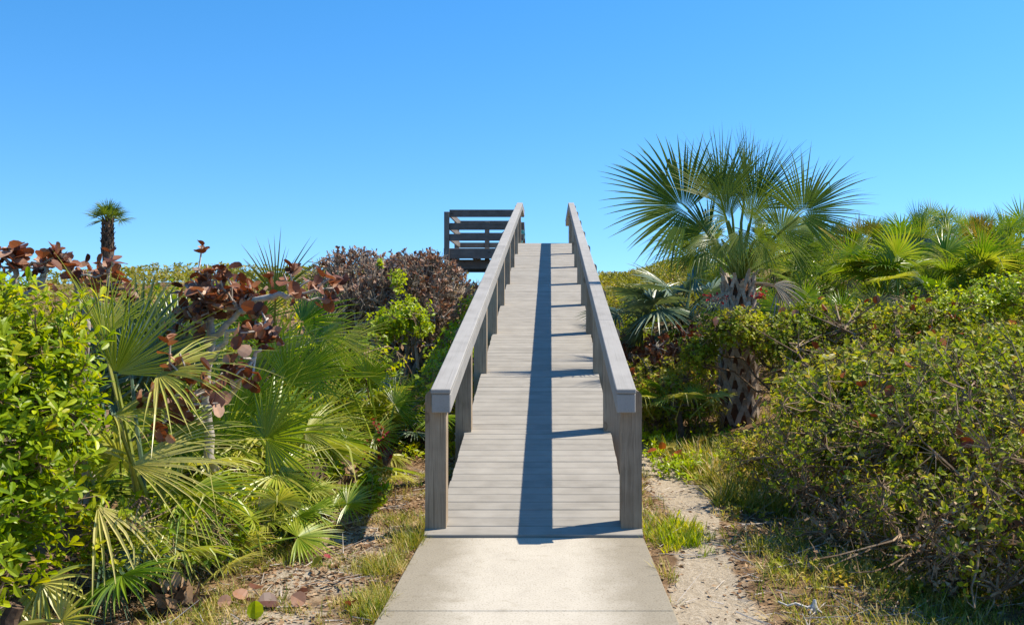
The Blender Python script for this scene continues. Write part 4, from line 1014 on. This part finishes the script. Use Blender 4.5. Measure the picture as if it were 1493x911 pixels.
shrub('olive_shrub', 'olive small-leaved shrub with dry twigs between the cabbage palm trunk and the tangled corner shrub', 'shrub', (2.75, 8.9),
      [(2.72, 8.9, .75, .52, .55, .55), (3.1, 9.2, .85, .65, .6, .55), (2.35, 8.5, .36, .36, .4, .3), (3.7, 9.0, .9, .7, .6, .5), (4.5, 9.2, .95, .7, .6, .5)],
      2400, 4, .045, LEAF_OVAL, M['leaf_olive'], M['bark_twig'], stems=16, stem_r=.012, twig_r=.0035, spread=(30, 80), shell=.15, bare=.18, sub=.24, twig_len=.15, extra=LV)
shrub('hedge_shrub', 'wind-clipped evergreen shrub whose small-leaved top drapes across the cabbage palm trunk', 'shrub', (3.25, 11.0),
      [(2.12, 10.6, 1.42, .38, .36, .24), (2.72, 10.5, 1.30, .48, .45, .28), (1.78, 10.8, 1.12, .24, .3, .24), (3.0, 10.7, 1.5, .3, .3, .24)],
      2000, 5, .05, LEAF_OVAL, M['leaf_dark'], M['bark_twig'], stems=7, stem_r=.022, twig_r=.004, spread=(30, 75), shell=.3, sub=.14, bare=.05, extra=[('yellow_leaves', M['leaf_cover'], .15, LEAF_OVAL, .045), ('dead_leaves', M['leaf_brown'], .012, LEAF_ROUND, .10)])
shrub('hedge_shrub', 'wind-clipped evergreen shrub with grey crooked limbs showing under its flat top, below the dune palmettos', 'shrub', (4.0, 10.8),
      [(3.4, 10.7, 1.38, .65, .5, .36), (4.2, 10.9, 1.42, .7, .5, .34), (5.0, 10.8, 1.28, .6, .5, .34), (4.6, 10.4, 1.15, .7, .45, .3)],
      2500, 5, .05, LEAF_OVAL, M['leaf_dark'], M['bark_twig'], stems=10, stem_r=.022, twig_r=.0045, spread=(30, 75), shell=.3, sub=.14, bare=.10, extra=LV)
shrub('hedge_shrub', 'dull evergreen shrub with orange dead leaves at the right edge under the lime bush', 'shrub', (5.3, 9.9),
      [(4.9, 9.9, 1.12, .7, .5, .4), (5.6, 10.0, 1.2, .6, .5, .4)], 1200, 5, .05, LEAF_OVAL, M['leaf_olive'], M['bark_twig'], stems=6, stem_r=.022, shell=.3, extra=LV)
shrub('lime_bush', 'vivid lime bush in full sun at the right edge above the clipped evergreens', 'bush', (5.5, 11.6),
      [(5.0, 11.1, 1.62, .60, .4, .34), (5.8, 11.2, 1.76, .65, .45, .36), (6.5, 11.3, 1.88, .5, .45, .4)], 1700, 5, .055, LEAF_OVAL, M['leaf_lime'], M['bark_twig'], stems=8, stem_r=.015, shell=.3)
shrub('olive_shrub', 'yellow-green leafy shrub between the ramp handrail and the cabbage palm trunk', 'shrub', (1.5, 11.0),
      [(1.3, 11.0, .50, .38, .45, .36), (1.8, 10.9, .52, .30, .35, .36), (1.1, 11.9, .66, .26, .4, .26), (1.6, 11.6, .72, .35, .4, .28)], 1300, 5, .05, LEAF_OVAL, M['leaf_olive'], M['bark_twig'], stems=10, stem_r=.010, shell=.3, bare=.1,
      extra=[('yellow_leaves', M['leaf_lime'], .25, LEAF_OVAL, .05), ('dead_leaves', M['leaf_brown'], .03, LEAF_CURL, .09)])
shrub('olive_shrub', 'dark low shrub in the shade at the base of the cabbage palm trunk', 'shrub', (2.9, 10.6),
      [(2.95, 10.3, .6, .35, .35, .4), (3.3, 10.2, .7, .5, .4, .45), (3.9, 10.2, .85, .5, .4, .4)], 1000, 5, .05, LEAF_OVAL, M['leaf_olive'], M['bark_twig'], stems=8, stem_r=.012, shell=.25, bare=.2, extra=LV)
shrub('dead_shrub', 'dead reddish brown shrub in the hollow between the blue-grey palmetto and the yellow-green shrub', 'shrub', (1.55, 12.1),
      [(1.5, 12.0, 1.10, .3, .3, .2), (1.15, 13.0, 1.05, .25, .4, .2), (1.85, 11.8, 1.28, .22, .25, .18)], 300, 3, .07, LEAF_CURL, M['leaf_brown'], M['bark_grey'], stems=8, stem_r=.010, shell=.3, bare=.3)
shrub('shade_bush', 'dark green bush right of the upper ramp in the shadow of the blue-grey palmetto', 'bush', (1.35, 15.2),
      [(1.3, 14.8, 1.35, .5, .6, .35), (1.75, 15.5, 1.65, .6, .6, .4)], 900, 5, .05, LEAF_OVAL, M['leaf_bright'], M['bark_twig'], stems=6, stem_r=.012)
shrub('dry_bush', 'dry brown twiggy undergrowth with hardly any green low at the bottom right', 'bush', (2.45, 5.3),
      [(2.3, 5.2, .30, .55, .5, .34), (2.9, 4.95, .32, .7, .45, .34), (1.95, 6.1, .26, .34, .5, .28), (2.0, 7.2, .28, .3, .5, .28)],
      1100, 4, .040, LEAF_SMALL, M['litter'], M['bark_twig'], stems=22, stem_r=.006, twig_r=.0032, shell=.1, bare=.35, sub=.6, twig_len=.2, rough=.5, up=.9,
      extra=[('green_leaves', M['leaf_dark'], .22, LEAF_OVAL, .042)])
shrub('fine_shrub', 'fine-leaved yellow-olive shrub mingling with grass at the left side of the tangled corner shrub', 'shrub', (2.15, 7.6),
      [(2.25, 7.7, .42, .5, .5, .42), (1.85, 8.3, .30, .35, .4, .28), (2.7, 8.2, .62, .5, .5, .42)], 1500, 5, .038, LEAF_OVAL, M['leaf_olive'], M['bark_twig'], stems=14, stem_r=.008, twig_r=.003, shell=.15, bare=.2, rough=.45, extra=[('lime_leaves', M['leaf_lime'], .12, LEAF_OVAL, .04)])
# crooked trunk under the clipped shrubs
def limb(label, pts, r):
    pts = np.array(pts); root = empty('crooked_trunk', pts[0], label, 'trunk'); g = Geo()
    K = 14; t = np.linspace(0, len(pts) - 1, K); p = np.stack([np.interp(t, np.arange(len(pts)), pts[:, i]) for i in range(3)], -1); p[1:-1] += RNG.normal(0, .012, (K - 2, 3))
    tube(g, p - pts[0], np.linspace(r, r * .12, K), 8, tint=.4); g.build('bark', M['bark_twig'], root, smooth=True)
    g = Geo(); q = p[RNG.integers(K // 2, K, 12)]; e = q + RNG.normal(0, .22, q.shape) + [0, 0, .12]; sticks(g, q - pts[0], e - pts[0], .010, .004, 5); g.build('twigs', M['bark_twig'], root)
limb('leaning grey trunk right of the lattice-patterned palm trunk', [P(1205, 690, 9.4), P(1195, 600, 9.4), P(1180, 540, 9.5), P(1150, 500, 9.8)], .05)
limb('bent pale limb showing through the clipped evergreen shrub below the dune palmettos', [P(1275, 540, 9.2), P(1262, 515, 9.3), P(1245, 490, 9.6), P(1225, 470, 9.9)], .035)

# pieces on the ground, right
def driftwood():
    c = P(1187, 880, 4.95); c[2] = G(c[0], c[1]); root = empty('driftwood', c, 'small sun-bleached grey driftwood knot lying in the shade near the bottom of the tangled shrub', 'driftwood')
    g = Geo()
    tube(g, [(-.02, 0, -.02), (0, 0, .06), (.01, .01, .12)], [.035, .03, .012], 7, tint=.9)
    for e in ((-.30, .02, .10), (.06, -.03, .02), (-.05, -.05, .02), (.03, .06, .1)):
        tube(g, curve_pts((0, 0, .07), e, 5, .06), np.linspace(.016, .006, 5), 5, tint=.9)
    g.build('knot', M['driftwood'], root); root.scale = (.65, .65, .65)
driftwood()

def seedling(x, y, n, label, mat='leaf_orange', s=.11, hh=(.06, .22)):
    z = G(x, y); root = empty('sea_grape_seedling', (x, y, z), label, 'seedling'); g = Geo(); gl = Geo()
    t = np.c_[RNG.normal(0, .10, n), RNG.normal(0, .06, n), RNG.uniform(*hh, n)]
    for q in t: tube(g, curve_pts((0, 0, -.02), q, 4, .05), np.linspace(.005, .003, 4), 4, cap=False)
    leaves(gl, LEAF_ROUND, t, RNG.normal(0, 1, (n, 3)) * [1, .6, .5], np.tile([0, -.7, .7], (n, 1)) + RNG.normal(0, .3, (n, 3)), s * RNG.uniform(.7, 1.1, n), RNG.uniform(0, 1, n))
    g.build('stem', M['bark_twig'], root); gl.build('foliage', M[mat], root)
c = P(970, 668, 9.6); seedling(c[0], 9.6, 6, 'orange round-leaved sea grape seedling on the sand beside the right handrail')
c = P(1025, 645, 10.2); seedling(c[0], 10.2, 7, 'yellow and red sea grape seedling at the left foot of the palm trunk')
c = P(385, 880, 5.0); seedling(c[0], 5.0, 7, 'little heap of red-brown sea grape leaves on the sand at the bottom left', 'leaf_brown', .10, (.01, .07))
c = P(1232, 500, 9.0)

# ------------------------------------------------------------------ ground cover, grass and litter
def scatter(n, x0, x1, y0, y1, dens):
    out = []
    while sum(len(a) for a in out) < n:
        m = n * 2; x = RNG.uniform(x0, x1, m); y = RNG.uniform(y0, y1, m); k = RNG.uniform(0, 1, m) < dens(x, y)
        out.append(np.c_[x[k], y[k]])
    return np.concatenate(out)[:n]
BL = leaf_rows([0, .35, .7, 1], [.010, .016, .012, .001], .3, .35)
def off_walk(x, y, m=.0): return ((x < CW - .80 - m) | (x > CW + .80 + m)) | (y > 13)
def grass(name, n, area, dens, h, mat, tuft=9, lean=.45, wide=1.):
    p = scatter(n, *area, dens); g = Geo(); z = terrain(p[:, 0], p[:, 1])
    N_ = n * tuft; b = np.repeat(np.c_[p, z - .01], tuft, 0) + np.c_[RNG.normal(0, .022, (N_, 2)), np.zeros(N_)]
    hs = np.repeat(h * RNG.uniform(.5, 1.3, n), tuft) * RNG.uniform(.5, 1.15, N_)
    az = RNG.uniform(0, 2 * PI, N_); l = np.abs(RNG.normal(0, lean, N_)); d = np.c_[np.cos(az) * np.sin(l), np.sin(az) * np.sin(l), np.cos(l)]
    hint = np.c_[-np.cos(az) * .8, -np.sin(az) * .8, np.full(N_, .5)] + RNG.normal(0, .3, (N_, 3))
    V, Fq = BL; V = V * [wide * 1.5, 1, 1]
    t = np.clip(np.repeat(RNG.uniform(.1, .95, n), tuft) + RNG.normal(0, .14, N_), 0, 1)
    leaves(g, (V, Fq), b, d, hint, hs, t)
    o = g.build(name, mat); setting(o, 'stuff'); return o
def d_left(x, y): return (off_walk(x, y, .01) * np.clip(.32 + .9 * noise3(np.stack([x, y, x * 0], -1), 3.2, 1), 0.02, 1) * (1 - .6 * sst(1.9, 3.2, -x)))
def d_edge(x, y): return off_walk(x, y, .0) * np.exp(-((x + .98 + .5 * sst(8, 5, y) * 0) / .12) ** 2) * np.clip(.45 + noise3(np.stack([x, y, x * 0], -1), 4., 2), .03, 1)
def d_right(x, y): return off_walk(x, y, .01) * (1 - path_mask(x, y)) ** 2 * np.clip(.22 + 1.1 * noise3(np.stack([x, y, x * 0], -1), 2.6, 4), .05, 1)
grass('grass', 2300, (-3.0, -.9, 4.3, 11.), d_left, .085, M['grass'], 10, .6)
grass('grass', 620, (-1.3, -.9, 4.3, 7.2), d_edge, .10, M['grass'], 10, .55)
grass('grass', 3000, (.7, 3.4, 4.3, 10.5), d_right, .11, M['grass'], 10, .75)
grass('grass', 520, (1.25, 2.7, 4.3, 6.4), lambda x, y: x * 0 + .8, .12, M['grass'], 10, .7)
grass('grass', 900, (1.2, 2.5, 7.4, 10.3), lambda x, y: np.clip(1 - path_mask(x, y) * 1.5, 0, 1), .20, M['grass'], 10, .6)
def d_tuft(x, y): return off_walk(x, y, .02) * np.exp(-(((x - .92) / .16) ** 2 + ((y - 6.6) / .28) ** 2))
grass('grass', 130, (.7, 1.3, 6.0, 7.2), d_tuft, .10, M['leaf_bright'], 14, .4, 1.6)
grass('grass', 1500, (-3, 3.6, 10.5, 24.), lambda x, y: off_walk(x, y, .05) * .8, .22, M['grass'], 8, .5, 1.3)
def low_cover(name, n, area, dens, h, size, mat, k=5):
    p = scatter(n, *area, dens); z = terrain(p[:, 0], p[:, 1]) + RNG.uniform(.2, 1, n) * h
    g = Geo(); rosettes(g, LEAF_SMALL, np.c_[p, z], np.c_[RNG.normal(0, .4, (n, 2)), np.ones(n)], k, size, (35, 85), np.clip(.5 + .35 * noise3(np.c_[p, z], 2.1, 6) + RNG.normal(0, .15, n), 0, 1), stem=.05)
    q = RNG.choice(n, n // 3); zz = np.c_[p[q], terrain(p[q, 0], p[q, 1])]; sticks(g, zz, np.c_[p[q] + RNG.normal(0, .03, (len(q), 2)), z[q]], .004, .003, 3, tint=.95)
    o = g.build(name, mat); setting(o, 'stuff')
low_cover('ground_cover', 9000, (.72, 4.2, 13.2, 28.5), lambda x, y: np.clip(.6 + .6 * noise3(np.stack([x, y, x * 0], -1), 1.3, 2), .1, 1), .34, .085, M['leaf_cover'])
low_cover('ground_cover', 5000, (-14, -2.6, 13.0, 29.5), lambda x, y: x * 0 + 1., .5, .11, M['leaf_cover'])
low_cover('ground_cover', 3200, (4.0, 14, 12.2, 26), lambda x, y: x * 0 + 1., .35, .10, M['leaf_olive'])
low_cover('ground_cover', 900, (-2.4, -.95, 9.6, 15.5), lambda x, y: x * 0 + .9, .18, .06, M['leaf_bright'])
low_cover('ground_cover', 700, (1.35, 3.2, 5.0, 9.5), lambda x, y: (1 - path_mask(x, y)) * np.clip(.4 + noise3(np.stack([x, y, x * 0], -1), 3., 3), .05, 1), .10, .045, M['leaf_olive'])
low_cover('ground_cover', 420, (.95, 2.2, 8.6, 10.8), lambda x, y: np.clip(.3 + noise3(np.stack([x, y, x * 0], -1), 3., 9), .05, 1), .16, .06, M['leaf_lime'])
def litter(n, area, dens):
    p = scatter(n, *area, dens); z = terrain(p[:, 0], p[:, 1]) + .008
    g = Geo(); leaves(g, LEAF_SMALL, np.c_[p, z], np.c_[RNG.normal(0, 1, (n, 2)), RNG.normal(0, .18, n)], np.c_[RNG.normal(0, .45, (n, 2)), np.ones(n)], RNG.uniform(.012, .05, n), RNG.uniform(0, .85, n))
    setting(g.build('leaf_litter', M['litter']), 'stuff')
litter(15000, (-3.2, -.88, 4.3, 11.), lambda x, y: off_walk(x, y) * np.clip(.5 + .5 * noise3(np.stack([x, y, x * 0], -1), 2.2, 7), .08, 1))
litter(14000, (.68, 4.2, 4.3, 11.), lambda x, y: off_walk(x, y) * (1 - .85 * path_mask(x, y)))
def dry_twigs(n, area, dens, L=.16):
    p = scatter(n, *area, dens); z = terrain(p[:, 0], p[:, 1]) + RNG.uniform(.006, .03, n); a = np.c_[p, z]; d = norm(np.c_[RNG.normal(0, 1, (n, 2)), RNG.normal(0, .15, n)])
    b = a + d * (L * RNG.uniform(.3, 1.4, n))[:, None]; b[:, 2] = np.maximum(b[:, 2], terrain(b[:, 0], b[:, 1]) + .004)
    k = off_walk(b[:, 0], b[:, 1], .01)
    g = Geo(); sticks(g, a[k], b[k], RNG.uniform(.0015, .0045, k.sum()), .0015, 4); setting(g.build('dry_twigs', M['bark_grey']), 'stuff')
dry_twigs(700, (-3.2, -.9, 4.3, 10.), lambda x, y: off_walk(x, y) * .8, .14)
dry_twigs(1100, (.7, 4.2, 4.3, 9.5), lambda x, y: off_walk(x, y) * (1 - .8 * path_mask(x, y)), .22)
def fallen_leaf(px, py, label, mat, s):
    Y = EYE * F / (py - CYH); c = P(px, py, Y); z = G(c[0], Y); g = Geo()
    leaves(g, LEAF_CURL, np.zeros((1, 3)) + [0, 0, .02], np.array([[RNG.normal(), RNG.normal(), .15]]), np.array([[.1, -.3, 1.]]), s * .75, .6)
    o = g.build('fallen_leaf', M[mat]); o.location = (c[0], Y, z + .012); tag(o, label, 'leaf')
fallen_leaf(592, 650, 'round red-brown leaf lying alone on the sand beside the left post', 'leaf_brown', .10)
fallen_leaf(482, 818, 'tiny red leaf standing on bare sand below the handrail shadow', 'leaf_red', .06)
fallen_leaf(455, 832, 'olive yellow leaf lying on the sand near the tiny red leaf', 'leaf_cover', .11)
fallen_leaf(510, 880, 'pinkish dead leaf lying close to the concrete path edge', 'leaf_brown', .09)
fallen_leaf(372, 905, 'round green leaf on the ground at the bottom edge', 'leaf_bright', .12)

# ------------------------------------------------------------------ light, sky, camera
w = bpy.data.worlds.new('World'); SC.world = w; w.use_nodes = True
nt = w.node_tree; nt.nodes.clear()
out = nt.nodes.new('ShaderNodeOutputWorld'); bg = nt.nodes.new('ShaderNodeBackground'); sky = nt.nodes.new('ShaderNodeTexSky')
sky.sky_type = 'NISHITA'; sky.sun_disc = False
S = Vector((.655, .18, 1.)).normalized()
sky.sun_elevation = math.asin(S.z); sky.sun_rotation = math.atan2(S.x, S.y)
sky.altitude = 0; sky.air_density = 1.0; sky.dust_density = .15; sky.ozone_density = 2.2
hs = nt.nodes.new('ShaderNodeHueSaturation'); hs.inputs['Saturation'].default_value = 1.36; hs.inputs['Hue'].default_value = .498
tcw = nt.nodes.new('ShaderNodeTexCoord'); mpw = nt.nodes.new('ShaderNodeMapping'); mpw.inputs['Location'].default_value = (0, 0, .12)
nt.links.new(tcw.outputs['Generated'], mpw.inputs['Vector']); nt.links.new(mpw.outputs[0], sky.inputs['Vector'])
nt.links.new(sky.outputs[0], hs.inputs['Color']); nt.links.new(hs.outputs[0], bg.inputs['Color']); bg.inputs['Strength'].default_value = .142
nt.links.new(bg.outputs[0], out.inputs[0])
ld = bpy.data.lights.new('sun', 'SUN'); ld.energy = 5.0; ld.angle = math.radians(.53); ld.color = (1, .91, .77)
lo = bpy.data.objects.new('sun', ld); COL.objects.link(lo); lo.rotation_euler = (-S).to_track_quat('-Z', 'Y').to_euler(); lo.location = (20, 5, 30)

cd = bpy.data.cameras.new('camera'); cam = bpy.data.objects.new('camera', cd); COL.objects.link(cam)
cam.location = (0, 0, EYE); cam.rotation_euler = (PI / 2, 0, 0)
cd.sensor_fit = 'HORIZONTAL'; cd.sensor_width = 36; cd.lens = 36 * F / W0
cd.shift_x = -(CXV - W0 / 2) / W0; cd.shift_y = (CYH - H0 / 2) / W0
cd.clip_start = .05; cd.clip_end = 10000
SC.camera = cam
SC.view_settings.view_transform = 'Standard'; SC.view_settings.look = 'None'; SC.view_settings.exposure = .76; SC.view_settings.gamma = 1; SC.view_settings.use_curve_mapping = False
SC.render.engine = 'CYCLES'
SC.cycles.use_denoising = True
SC.cycles.max_bounces = 8; SC.cycles.transmission_bounces = 6; SC.cycles.transparent_max_bounces = 4
SC.cycles.sample_clamp_indirect = 8
